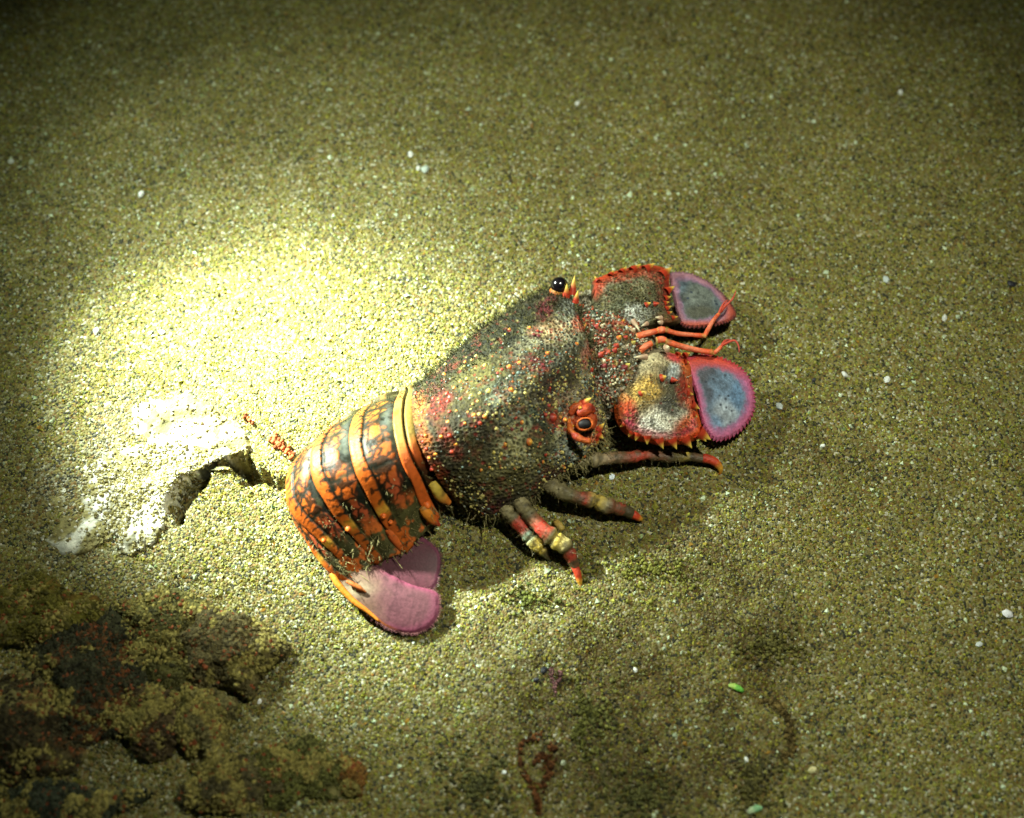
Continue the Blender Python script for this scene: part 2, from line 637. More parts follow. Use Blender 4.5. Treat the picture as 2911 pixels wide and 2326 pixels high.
def mound(name, outline, height, colfn, mat, label, cat, nr=46, na=150, rough=0.35, seed=0, skirt=0.03, group=None, flat=0.0, ragged=0.0):
    """half-buried lump: polar grid from its outline, lumpy on top, its foot below the sand"""
    oc = cr(np.array(outline, float), na, True)
    if ragged:
        o3_ = np.concatenate([oc, oc[:, :1] * 0], 1)
        oc = oc + ragged * 2 * np.stack([fbm(o3_, 0.045, 5, 4) - .5, fbm(o3_, 0.045, 6, 4) - .5], -1)
    c = oc.mean(0)
    r = np.linspace(0, 1, nr) ** 0.8
    pp = c + r[:, None, None] * (oc - c)[None]
    base = Pa(pp[..., 0], pp[..., 1], np.zeros(pp.shape[:2]))
    prof = np.where(r < 1, (1 - r ** (2 + 6 * flat)) ** (0.6), 0)[:, None]
    n1 = fbm(base, 5, seed, 5)
    n2 = fbm(base, 22, seed + 3, 4)
    z = ground_z(base[..., 0], base[..., 1]) + height * prof * (1 - rough + 2 * rough * n1) + rough * height * 0.5 * (n2 - 0.5) * prof
    z = z - skirt * sm(0.9, 1.0, r)[:, None]
    v = base.copy()
    v[..., 2] = z
    v[..., :2] += ((np.stack([fbm(base, 14, seed + 7), fbm(base, 14, seed + 8)], -1) - 0.5) * height * 0.5) * sm(0, .3, r)[:, None, None]
    col = colfn(base, v, r)
    o3 = P(c[0], c[1], 0)
    ob = link(name, make_mesh(name, v.reshape(-1, 3) - o3, gridfaces(nr, na, True), col.reshape(-1, 3)), mat)
    ob.location = o3
    tag(ob, label, cat, group)
    return ob, v


def slab_col(b, v, r):
    qx, qy = proj(b)
    v[..., 2] += -0.045 * sm(430, 90, 0.72 * (qx - 110) + 0.69 * (qy - 1085)) + (0.022 * (fbm(b, 7, 71, 4) - 0.5) + 0.014 * (fbm(b, 30, 73, 4) - 0.5)) * sm(1.0, 0.8, r)[:, None]
    n = fbm(b, 9, 41, 5)
    n2 = fbm(b, 26, 43, 4)
    c = mixc((0.22, 0.19, 0.07), (0.58, 0.57, 0.48), sm(0.43, 0.60, n + 0.9 * (n2 - 0.5)))
    c = c * (0.55 + 0.9 * fbm(b, 60, 46, 3))[..., None]
    px, py = proj(b)
    pk = np.exp(-(((px - 570) / 110) ** 2 + ((py - 1200) / 70) ** 2)) * sm(0.45, 0.6, n2)
    c = mixc(c, (0.5, 0.22, 0.15), 0.55 * pk)
    c = mixc(c, (0.10, 0.09, 0.035), 0.8 * sm(0.60, 0.72, fbm(b, 16, 90, 4)))
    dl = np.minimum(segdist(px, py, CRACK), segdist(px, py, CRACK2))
    c = mixc(c, (0.022, 0.022, 0.007), 0.95 * sm(17, 11, dl + 12 * (n2 - .5)))  # slab edge at the crevice: olive turf plus painted shade
    sandy = sm(0.55, 0.85, np.broadcast_to(r[:, None], px.shape) + 0.5 * (n - 0.5)) * sm(330, 200, 0.72 * (px - 110) + 0.69 * (py - 1085))
    c = mixc(c, (0.22, 0.19, 0.065), sandy)
    return c


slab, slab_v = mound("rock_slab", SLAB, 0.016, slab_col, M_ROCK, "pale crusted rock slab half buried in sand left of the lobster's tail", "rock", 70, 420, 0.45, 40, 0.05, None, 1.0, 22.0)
mbr = MB()
SVf = slab_v[:-3].reshape(-1, 3)
SN = fbm(SVf, 12, 141, 5)
SPX, SPY = proj(SVf)
SDL = np.minimum(segdist(SPX, SPY, CRACK), segdist(SPX, SPY, CRACK2))
for k in range(8000):
    i = rng.integers(len(SVf))
    nw_ = 0.72 * (SPX[i] - 110) + 0.69 * (SPY[i] - 1085) < 260
    if SN[i] < 0.5 and rng.random() < (0.35 if nw_ else 0.8):
        continue
    if SDL[i] < 12:
        continue
    mbr.add(SVf[i] + IV * rng.uniform(0.5, 1.2, (12, 1)) * 0.0055 * rng.uniform(0.5, 1.3), IF, np.array(((0.26, 0.22, 0.07), (0.2, 0.17, 0.05), (0.5, 0.48, 0.38))[k % 3]) * rng.uniform(.5, 1.3))
sg = mbr.build("caught_sand", M_GRAIN, slab, slab.location, False)
sg["kind"] = "stuff"
RED = [(700, 1188), (716, 1202), (745, 1228), (779, 1246), (792, 1266), (815, 1278), (838, 1300)]
lump_a = MB()
for k in range(60):
    t = rng.random()
    i = min(int(t * 6), 5)
    a, b = np.array(RED[i]), np.array(RED[i + 1])
    q_ = a + (b - a) * rng.random() + rng.normal(0, 7, 2)
    if 722 < q_[0] < 765:
        continue
    w = P(q_[0], q_[1], 0)
    w[2] = float(ground_z(np.array([w[0]]), np.array([w[1]]))[0]) + 0.006
    s_ = rng.uniform(0.004, 0.010)
    lump_a.add(w + IV * s_ * rng.uniform(0.6, 1.2, (12, 1)), IF, np.array((0.35, 0.09, 0.03)) * rng.uniform(0.5, 1.4))
ra = lump_a.build("red_algae_crust", M_ALGA)
ra["kind"] = "stuff"
tag(ra, "rust red algae crust in a line on the sand beside the tail", "algae")


# ------------------------------------------------------------------ algae clumps at the lower left
def blob(cx, cy, rx, ry, n=12, j=0.18, rot=0.0):
    out = []
    for k in range(n):
        a = 2 * math.pi * k / n
        f = 1 + random.uniform(-j, j)
        x, y = rx * f * math.cos(a), ry * f * math.sin(a)
        out.append((cx + x * math.cos(rot) - y * math.sin(rot), cy + x * math.sin(rot) + y * math.cos(rot)))
    return out


def clump(cx, cy, rx, ry, h, col, label, seed, nt=500, rot=0.0, tl=0.03):
    c0 = np.array(col) * 1.05

    def cf(b, v, r):
        n = fbm(b, 20, seed, 4)
        c = mixc(c0 * 0.45, c0 * 1.7, sm(0.35, 0.65, n))
        c = mixc(c, (0.22, 0.19, 0.07), 0.8 * sm(0.52, 0.66, fbm(b, 12, seed + 9, 5)))
        return mixc(c, (0.16, 0.05, 0.015), 0.6 * sm(0.62, 0.72, fbm(b, 9, seed + 4, 3)))
    ob, v = mound("algae_clump", blob(cx, cy, rx * 1.4, ry * 1.35, 14, 0.28, rot), h * 0.50, cf, M_ALGA, label, "algae", 60, 170, 1.05, seed, 0.03, "turf algae clumps on the sand at the lower left")
    mb = MB()
    V = v[:-2].reshape(-1, 3)
    NV_ = fbm(V, 13, seed + 30, 3)
    for k in range(int(nt * 4)):
        i = rng.integers(len(V))
        p = V[i]
        if NV_[i] > 0.50:
            cc = np.array((0.27, 0.225, 0.06)) * rng.uniform(0.4, 1.3)
        else:
            cc = c0 * rng.uniform(0.4, 1.9)
        if rng.random() < 0.05:
            cc = np.array((0.22, 0.06, 0.02))
        mb.add(p + (IV * rng.uniform(0.5, 1.2, (12, 1)) * rng.uniform(0.6, 1.2, 3)) * 0.0068 * rng.uniform(0.5, 1.3), IF, cc)
    for k in range(nt // 5):
        p = V[rng.integers(len(V))]
        d = np.array([0, 0, 0.4]) + rng.normal(0, 1.0, 3)
        d[2] = abs(d[2])
        strand(mb, p, d, 0.02 * rng.uniform(0.4, 1.3), 0.003 * rng.uniform(0.6, 1.4), c0 * rng.uniform(0.6, 2.0), 0.6)
    f = mb.build("turf", M_HAIR, ob, ob.location, False)
    f["kind"] = "stuff"
    return ob


clump(640, 1850, 125, 105, 0.13, (0.075, 0.06, 0.022), "rounded brown algae clump with a smooth right edge, nearest the tail fan", 51, 700, 0.3)
clump(470, 1800, 95, 120, 0.12, (0.06, 0.055, 0.015), "dark olive algae clump wedged left of the rounded brown clump", 52, 500)
clump(260, 1930, 150, 150, 0.13, (0.03, 0.03, 0.014), "largest near-black algae clump amid the lower left tufts", 53, 800)
clump(95, 1740, 140, 80, 0.14, (0.085, 0.075, 0.012), "mossy olive green algae clump at the left picture edge above the black clump", 54, 500)
clump(80, 2080, 130, 110, 0.10, (0.04, 0.032, 0.013), "dark brown algae clump at the left picture edge below the black clump", 55, 500)
clump(430, 2030, 95, 85, 0.10, (0.05, 0.035, 0.015), "rusty flecked algae clump right of the black clump", 56, 400)
clump(590, 2060, 60, 95, 0.10, (0.10, 0.085, 0.03), "sandy ridge of algae with a dark cleft, below the rounded clump", 57, 300)
clump(650, 2240, 120, 70, 0.09, (0.06, 0.05, 0.02), "low dark algae clump near the bottom picture edge left of centre", 58, 400)
clump(850, 2190, 110, 80, 0.06, (0.075, 0.075, 0.018), "thin green algae patch spread on sand below the tail fan", 59, 500)
clump(1002, 2215, 36, 48, 0.06, (0.14, 0.07, 0.015), "small rust brown algae tuft right of the thin green patch", 60, 150)
clump(150, 2290, 190, 60, 0.08, (0.03, 0.035, 0.02), "blackish algae clump in the bottom left corner", 61, 400)


# ------------------------------------------------------------------ scattered bits on the sand
def gpos(px, py, up=0.0):
    w = P(px, py, 0)
    w[2] = float(ground_z(np.array([w[0]]), np.array([w[1]]))[0]) + up
    return w


peb_mesh = []
for k in range(5):
    v = IV1 * np.array([1, 0.72, 0.5]) * (0.75 + 0.5 * vnoise(IV1 + 10 * k, 1.7, k)[:, None])
    peb_mesh.append(v)


def pebble(px, py, r, col, label, name="shell_chip", cat="shell chip", group="pale shell chips scattered on the sand", rot=None):
    k = random.randrange(5)
    o = link(name, make_mesh(name, peb_mesh[k], IF1, col, False), M_GRAIN)
    o.location = gpos(px, py, r / 910 * 0.25)
    o.scale = (0.78 * r / 910,) * 3
    o.rotation_euler = (random.uniform(-.4, .4), random.uniform(-.4, .4), random.uniform(0, 6.3) if rot is None else rot)
    tag(o, label, cat, group)
    return o


WH = (0.72, 0.74, 0.70)
pebble(2866, 1742, 19, (0.85, 0.85, 0.88), "brightest white shell chip by the right picture edge below the middle")
pebble(1738, 1358, 13, (0.7, 0.78, 0.85), "bluish white shell chip in the shade under the foremost leg")
pebble(1209, 488, 22, (0.45, 0.52, 0.46), "dull grey green oval chip on the sand above the lobster's back", rot=1.5)
pebble(1189, 484, 11, WH, "white chip touching the dull grey green oval chip")
pebble(1168, 443, 15, WH, "white shell chip just up and left of the dull grey green oval")
pebble(1640, 300, 12, WH, "single white chip near the top edge above the lobster's eye")
pebble(1645, 295, 7, WH, "tiny white chip touching the single white chip near the top edge")
pebble(400, 550, 15, WH, "white chip on dim sand in the upper left")
pebble(32, 460, 13, WH, "white chip at the left picture edge on dark sand")
pebble(275, 942, 16, (0.6, 0.6, 0.5), "cream chip on the sand above the rock slab")
pebble(461, 946, 13, WH, "white chip right of the cream chip above the rock slab")
pebble(2520, 1082, 15, WH, "white chip on the sand straight right of the lower antenna flap")
pebble(2400, 1068, 13, WH, "lone white angular chip up and right of the lower antenna flap")
pebble(2519, 794, 17, (0.5, 0.56, 0.55), "pale grey chip on the right sand above the antennae")
pebble(2686, 903, 14, WH, "white chip at the far right level with the antennules")
pebble(2560, 262, 13, WH, "white chip on dim sand in the upper right")
pebble(2337, 1270, 11, WH, "white chip on brown sand right of the foremost leg tip")
pebble(2213, 1160, 16, (0.42, 0.46, 0.45), "grey chip beside the lower antenna flap's toothed edge")
pebble(2787, 1830, 13, (0.5, 0.54, 0.52), "grey chip below the brightest white chip at the right")
pebble(737, 1993, 10, (0.85, 0.85, 0.85), "small round white chip on sand below the rounded algae clump")
pebble(127, 1855, 13, (0.8, 0.75, 0.55), "cream white chip lying on the olive algae at the left edge")
pebble(480, 2145, 11, WH, "white chip between the lower left algae clumps")
pebble(2120, 2160, 9, WH, "white chip beside the brown algae strand at the lower right")
pebble(1433, 2198, 8, (0.8, 0.85, 0.85), "small white chip left of the forked red algae")
pebble(1805, 1908, 9, WH, "thin white chip on the sand right of the black shell bits")
pebble(2310, 2190, 14, (0.55, 0.5, 0.25), "yellowish chip on the bottom right sand")
pebble(2874, 808, 18, (0.012, 0.012, 0.02), "black pebble at the right picture edge above the middle", "dark_pebble", "pebble", "dark pebbles on the sand")
pebble(1546, 1910, 15, (0.012, 0.014, 0.02), "larger black shell bit on sand below the legs", "dark_pebble", "pebble", "dark pebbles on the sand")
pebble(1524, 1938, 11, (0.014, 0.014, 0.022), "smaller black shell bit touching the larger black one below the legs", "dark_pebble", "pebble", "dark pebbles on the sand")
pebble(2252, 792, 9, (0.10, 0.03, 0.015), "reddish brown pebble on the sand right of the upper antenna flap", "dark_pebble", "pebble", "dark pebbles on the sand")
pebble(2312, 1085, 10, (0.02, 0.02, 0.02), "small black pebble close right of the lower antenna flap", "dark_pebble", "pebble", "dark pebbles on the sand")
pebble(785, 910, 10, (0.08, 0.07, 0.02), "small dark grain in the torch glare above the tail", "dark_pebble", "pebble", "dark pebbles on the sand")


def leaf_bit(pts, r, c0, c1, label):
    w = np.array([gpos(x, y, 0.008) for x, y in pts])
    mb = MB()
    tube(mb, w, [r * 0.6, r, r, r * 0.5], lambda t, a, v: mixc(c0, c1, sm(0.2, 0.6, t)), 24, 10, 0.4)
    o3 = w[0]
    o = mb.build("leaf_scrap", M_LIMB, None, o3)
    o.location = o3
    tag(o, label, "leaf scrap", "green leaf scraps on the sand")


leaf_bit([(2070, 1950), (2083, 1952), (2098, 1958), (2114, 1966)], 0.009, (0.34, 0.48, 0.10), (0.13, 0.40, 0.05), "bright green curled leaf scrap on the lower right sand")
leaf_bit([(2125, 2312), (2138, 2304), (2152, 2299), (2166, 2298)], 0.009, (0.36, 0.45, 0.26), (0.2, 0.42, 0.2), "pale green leaf scrap at the bottom picture edge")


def frond(name, lines, r, col, label, lift=0.002, rise=0.010):
    mb = MB()
    root = gpos(*lines[0][0])
    for ln in lines:
        w = []
        for i, (x, y) in enumerate(ln):
            w.append(gpos(x, y, lift + rise * (i / max(1, len(ln) - 1)) * random.uniform(0.5, 1.0)))
        w = np.array(w)
        c0 = np.array(col)
        pr_ = arcresample(w, 40)
        for k in range(70):
            i = rng.integers(40)
            p = pr_[i] + rng.normal(0, 1, 3) * [r * .55, r * .55, r * .15]
            e = IV * rng.uniform(0.5, 1.3, (12, 1)) * [1, 1, 0.5] * r * rng.uniform(.25, .8)
            mb.add(p + e, IF, c0 * rng.uniform(.35, 1.9))
        for k in range(12):
            strand(mb, pr_[rng.integers(40)], rng.normal(size=3) + [0, 0, .3], 0.02 * rng.uniform(.4, 1), r * 0.22, c0 * rng.uniform(.5, 1.6), 0.5)
    o = mb.build(name, M_ALGA, None, root)
    o.location = root
    tag(o, label, "algae")
    return o


frond("red_algae", [[(1535, 2310), (1528, 2280), (1518, 2249)], [(1518, 2249), (1490, 2205), (1476, 2160), (1482, 2125), (1500, 2108), (1531, 2093)],
                    [(1518, 2249), (1550, 2225), (1563, 2190), (1572, 2150), (1569, 2122)], [(1560, 2200), (1545, 2150), (1520, 2170)]],
      0.009, (0.085, 0.032, 0.010), "forked rust red algae sprig on the sand at the bottom centre")
frond("brown_algae", [[(2163, 1992), (2190, 1993), (2215, 2008), (2233, 2030)], [(2240, 2080), (2249, 2110), (2244, 2140), (2226, 2160)], [(2233, 2030), (2243, 2060), (2240, 2090)]],
      0.010, (0.085, 0.06, 0.018), "curved dark brown algae strand on sand at the lower right")
frond("purple_algae", [[(1577, 1975), (1575, 1950), (1568, 1925), (1572, 1905)], [(1575, 1950), (1590, 1930), (1596, 1910)]],
      0.006, (0.13, 0.06, 0.06), "small forked purplish algae beside the black shell bits")
frond("green_algae", [[(1640, 1930), (1652, 2010), (1655, 2090), (1662, 2150)], [(1652, 2010), (1690, 2040)], [(1655, 2060), (1630, 2100)]],
      0.009, (0.06, 0.06, 0.012), "thin olive algae strand running down beside the forked red algae")


def tuft(cx, cy, rx, ry, n, col, label, tl=0.04):
    mb = MB()
    root = gpos(cx, cy)
    c0 = np.array(col)
    for k in range(n):
        a, r = rng.uniform(0, 6.283), abs(rng.normal(0, 1.0))
        p = gpos(cx + rx * r * math.cos(a), cy + ry * r * math.sin(a), 0)
        d = np.array([rng.normal(0, 1), rng.normal(0, 1), abs(rng.normal(0, 0.5)) + 0.15])
        if k % 5 == 0:
            d[2] *= 0.4
            strand(mb, p, d, tl * 0.6 * rng.uniform(.4, 1.3), 0.003 * rng.uniform(.6, 1.4), c0 * rng.uniform(.6, 1.9), 0.4)
        else:
            mb.add(p + IV * rng.uniform(0.5, 1.2, (12, 1)) * 0.0062 * rng.uniform(0.5, 1.4) + np.array([0, 0, .004]), IF, c0 * rng.uniform(.5, 2.6))
    o = mb.build("algae_tuft", M_HAIR, None, root)
    o["kind"] = "stuff"
    o.location = root
    tag(o, label, "algae", "low algae tufts on the sand below the legs")


tuft(2195, 1835, 55, 35, 260, (0.05, 0.045, 0.010), "low dark tuft on the sand above the green leaf scrap")
tuft(2140, 2230, 45, 60, 260, (0.05, 0.045, 0.012), "low dark tuft between the two green leaf scraps")
tuft(1820, 2260, 80, 50, 300, (0.045, 0.045, 0.012), "low dark tuft at the bottom edge right of the forked red algae")
tuft(1850, 1620, 110, 40, 220, (0.075, 0.075, 0.012), "thin olive fuzz on the sand in front of the second leg")
tuft(1360, 2240, 70, 60, 240, (0.05, 0.05, 0.016), "low dark tuft left of the forked red algae")
tuft(1500, 1705, 60, 20, 110, (0.055, 0.062, 0.010), "green fuzz on the sand below the hindmost leg tips")
tuft(1690, 2050, 60, 90, 240, (0.06, 0.06, 0.014), "low olive tuft right of the thin olive strand")

# ================================================================== THE LOBSTER
ROOT = P(1450, 1280, 0)
lob = empty("slipper_lobster", ROOT)
tag(lob, "red and orange slipper lobster crouching on the sand with curled tail", "lobster")


def child(name, v, faces, col, mat, parent=lob, smooth=True):
    return link(name, make_mesh(name, np.asarray(v).reshape(-1, 3) - ROOT, faces, np.asarray(col).reshape(-1, 3), smooth), mat, parent)


def paint(base, px, py, wv, blobs, warp=22.0):
    """pigment patches; soft, noise-warped edges"""
    wx = (fbm(wv, 14, 201, 3) - 0.5) * 2 * warp
    wy = (fbm(wv, 14, 202, 3) - 0.5) * 2 * warp
    c = np.broadcast_to(np.asarray(base, float), px.shape + (3,)).copy()
    for b in blobs:
        x, y, rx, ry, rot, colr, k = b
        ca, sa = math.cos(math.radians(rot)), math.sin(math.radians(rot))
        dx, dy = px + wx - x, py + wy - y
        u, v = (dx * ca + dy * sa) / rx, (-dx * sa + dy * ca) / ry
        c = mixc(c, colr, k * sm(1.25, 0.45, np.sqrt(u * u + v * v)))
    return c


def crust(v, nrm, zone, amount, cell=0.0125, seed=0, h=0.0042):
    """honeycomb of raised pale rims round dark pits, with scattered knobs"""
    f1, f2, rid = voro(v, 1 / cell, 300 + seed)
    rim = sm(0.34, 0.06, f2 - f1)
    g = fbm(v, 7, 310 + seed, 4)
    am = amount * sm(0.40, 0.60, g)
    dust = sm(0.45, 0.7, fbm(v, 60, 320 + seed, 3))
    pit = zone * (0.36 + 0.45 * sm(0.15, 0.4, zone.mean(-1)))[..., None]
    edge = zone * 1.5 + np.array([0.13, 0.13, 0.085]) * am[..., None]
    c = mixc(pit, edge, rim * (0.35 + 0.65 * am))
    pick = (rid > 0.9)[..., None] * (1 - rim)[..., None]
    c = c * (1 - 0.6 * pick) + 0.6 * pick * np.array([0.22, 0.19, 0.06])
    pick = (rid < 0.09)[..., None] * (1 - rim)[..., None]
    c = c * (1 - 0.6 * pick) + 0.6 * pick * np.array([0.24, 0.03, 0.02])
    c = mixc(c, np.array([0.055, 0.05, 0.015]), 0.55 * dust)
    fl_ = fbm(v, 95, 325 + seed, 2)
    c = mixc(c, np.array([0.34, 0.33, 0.23]), 0.55 * am * sm(0.60, 0.72, fl_))
    c = mixc(c, np.array([0.012, 0.011, 0.006]), 0.6 * sm(0.40, 0.28, fl_))
    d = h * (rim - 0.45) + 0.010 * (fbm(v, 16, 330 + seed, 4) - 0.5)
    return v + nrm * d[..., None], c


# ---- carapace -------------------------------------------------------------
SEC = [
    [(1174, 1106, .09), (1172, 1160, .19), (1184, 1240, .25), (1220, 1318, .225), (1262, 1385, .14), (1302, 1442, .05)],
    [(1236, 1056, .10), (1250, 1115, .21), (1285, 1205, .275), (1335, 1295, .24), (1372, 1390, .15), (1396, 1472, .05)],
    [(1308, 990, .11), (1338, 1055, .225), (1390, 1150, .29), (1445, 1245, .25), (1488, 1345, .16), (1512, 1420, .06)],
    [(1385, 924, .12), (1424, 992, .23), (1480, 1085, .285), (1530, 1182, .245), (1570, 1285, .165), (1592, 1352, .08)],
    [(1465, 874, .13), (1508, 940, .225), (1562, 1030, .265), (1608, 1122, .23), (1642, 1222, .17), (1660, 1302, .09)],
    [(1540, 832, .14), (1585, 885, .20), (1632, 970, .23), (1666, 1060, .205), (1694, 1165, .16), (1712, 1246, .09)],
    [(1600, 820, .13), (1632, 868, .17), (1662, 955, .19), (1688, 1050, .17), (1712, 1150, .13), (1724, 1228, .08)],
]
rows = []
for s in SEC:
    w = [P(*c) for c in s]
    w0 = w[0] + (w[2] - w[0]) * np.array([0.22, 0.22, 0])
    w0[2] = -0.03
    w1 = w[-1] + (w[2] - w[-1]) * np.array([0.25, 0.25, 0])
    w1[2] = max(0.0, w[-1][2] - 0.08)
    rows.append([w0] + w + [w1])
rows = np.array(rows)
lip = rows[-1].copy()
lip[:, 2] -= 0.035
lip[:, 2] = np.maximum(lip[:, 2], -0.03)
lip = lip + (rows[-2] - rows[-1]) * np.array([0.25, 0.25, 0])
rows = np.concatenate([rows, lip[None]])
g1 = cr(rows, 300)
CG = cr(g1.transpose(1, 0, 2), 330).transpose(1, 0, 2)
CN = gridnormals(CG)
cpx, cpy = proj(CG)
# low longitudinal ridges: one median, one each side, as in slipper lobsters
uu = np.linspace(0, 1, CG.shape[1])[None]
CG = CG + CN * (0.010 * np.exp(-((uu - 0.46) / 0.035) ** 2) + 0.008 * np.exp(-((uu - 0.68) / 0.03) ** 2) - 0.006 * np.exp(-((uu - 0.57) / 0.04) ** 2))[..., None] * np.sin(np.linspace(0, 1, CG.shape[0]) * 3.1)[:, None, None]
CB = [
    (1300, 1040, 170, 60, -42, (0.014, 0.015, 0.005), .97), (1440, 940, 130, 60, -38, (0.015, 0.016, 0.005), .97), (1200, 1110, 60, 40, -40, (0.022, 0.02, 0.007), .9),  # far flank: dark olive, with its shade also put into the colour
    (1360, 1085, 90, 60, -30, (0.17, 0.15, 0.035), .85), (1430, 1105, 70, 40, -25, (0.065, 0.085, 0.06), .7), (1460, 1175, 60, 60, 0, (0.07, 0.08, 0.05), .6),
    (1530, 1210, 45, 70, -20, (0.04, 0.07, 0.05), .8), (1610, 1275, 60, 45, -30, (0.12, 0.14, 0.14), .8), (1490, 1270, 100, 75, 0, (0.17, 0.155, 0.065), .85),
    (1250, 1150, 36, 62, 10, (0.20, 0.022, 0.010), .85), (1265, 1245, 26, 60, -20, (0.22, 0.03, 0.014), .8), (1300, 1290, 24, 30, 0, (0.24, 0.04, 0.014), .6),
    (1510, 1030, 34, 22, 0, (0.14, 0.02, 0.02), .8), (1530, 1045, 30, 22, 20, (0.15, 0.022, 0.02), .8), (1525, 945, 30, 20, 0, (0.16, 0.03, 0.02), .7),
    (1580, 935, 52, 45, 40, (0.34, 0.19, 0.09), .85), (1612, 890, 34, 40, 20, (0.20, 0.21, 0.17), .8), (1560, 868, 45, 22, -35, (0.16, 0.02, 0.025), .85),
    (1640, 920, 20, 30, 0, (0.45, 0.045, 0.018), .85), (1660, 1010, 16, 50, 10, (0.32, 0.06, 0.04), .7), (1600, 1000, 55, 70, 0, (0.12, 0.115, 0.075), .7),
    (1560, 1120, 60, 50, 0, (0.055, 0.035, 0.03), .7), (1620, 1120, 50, 40, 0, (0.20, 0.13, 0.08), .6), (1575, 1185, 32, 30, 0, (0.36, 0.04, 0.015), .9), (1650, 1190, 55, 48, 0, (0.34, 0.04, 0.014), .9),
    (1690, 1245, 40, 26, -30, (0.42, 0.07, 0.015), .9), (1385, 1445, 80, 30, -10, (0.05, 0.016, 0.016), .85), (1420, 1345, 100, 65, 0, (0.15, 0.13, 0.045), .8),
    (1330, 1400, 60, 40, 30, (0.05, 0.05, 0.02), .6), (1560, 1350, 40, 26, -30, (0.14, 0.05, 0.03), .6),
    # orange rear margin
    (1196, 1165, 22, 60, 0, (0.45, 0.14, 0.025), .9), (1205, 1260, 22, 50, -12, (0.44, 0.12, 0.02), .9), (1238, 1330, 24, 50, -28, (0.36, 0.05, 0.015), .95), (1275, 1390, 24, 40, -30, (0.16, 0.05, 0.015), .8),
]
zone = paint((0.058, 0.048, 0.024), cpx, cpy, CG, CB)
zf = fbm(CG, 30, 640, 3)
zone = mixc(zone, (0.20, 0.03, 0.014), 0.5 * sm(0.61, 0.68, zf) * sm(0.45, .55, fbm(CG, 6, 641, 3)))
zone = mixc(zone, (0.24, 0.20, 0.07), 0.7 * sm(0.40, 0.33, zf) * sm(0.42, .55, fbm(CG, 6, 643, 3)) * sm(-60, 60, (cpy - 1040) + 0.66 * (cpx - 1400)))
am = np.clip(paint((0.75,) * 3, cpx, cpy, CG, [(1300, 1040, 230, 95, -40, (0.03,) * 3, 1), (1440, 940, 150, 80, -38, (0.05,) * 3, 1), (1580, 940, 120, 120, 0, (1.2,) * 3, 1), (1560, 1260, 140, 90, -30, (1.0,) * 3, 1)])[..., 0], 0, 1.2)
CV, cc = crust(CG, CN, zone, am, 0.0125, 1)
carap = child("carapace", CV, gridfaces(*CG.shape[:2]), cc, M_CRUST)
facing = ((CP - CV) * CN).sum(-1) > 0.12


def surf(px, py):
    d = (cpx - px) ** 2 + (cpy - py) ** 2 + np.where(facing, 0, 1e9)
    i = np.unravel_index(np.argmin(d), d.shape)
    return CV[i], CN[i]


def cone_mesh(name, n=10, k=6, sharp=1.0, c0=(0.5, 0.06, 0.01), c1=(0.85, 0.6, 0.08), c2=None):
    t = np.linspace(0, 1, k)
    r = (1 - t ** (1.6 * sharp)) * (1 - 0.25 * t)
    r[-1] = 0.02
    a = np.linspace(0, 2 * math.pi, n, endpoint=False)
    v = np.stack([r[:, None] * np.cos(a), r[:, None] * np.sin(a), np.broadcast_to(t[:, None], (k, n))], -1)
    c = mixc(c0, c1, sm(0.3, 0.9, np.broadcast_to(t[:, None], (k, n))))
    return make_mesh(name, v.reshape(-1, 3), gridfaces(k, n, True), c.reshape(-1, 3))


KN = {
    'y': cone_mesh("tubercle", c0=(0.34, 0.26, 0.05), c1=(0.72, 0.60, 0.14)),
    'o': cone_mesh("tubercle", c0=(0.42, 0.10, 0.015), c1=(0.80, 0.42, 0.05)),
    'r': cone_mesh("tubercle", c0=(0.24, 0.02, 0.012), c1=(0.55, 0.07, 0.02)),
    'd': cone_mesh("tubercle", c0=(0.11, 0.012, 0.014), c1=(0.24, 0.03, 0.03)),
}


def place_on(me, name, pos, nrm, r, h, parent, lean=(0, 0, 0), mat=M_SPINE):
    n = Vector(nrm) + Vector(lean)
    n.normalize()
    o = link(name, me, mat, parent)
    o.location = Vector(np.asarray(pos) - ROOT) - n * (0.15 * h)
    o.rotation_euler = n.to_track_quat('Z', 'Y').to_euler()
    o.scale = (r, r, h)
    return o


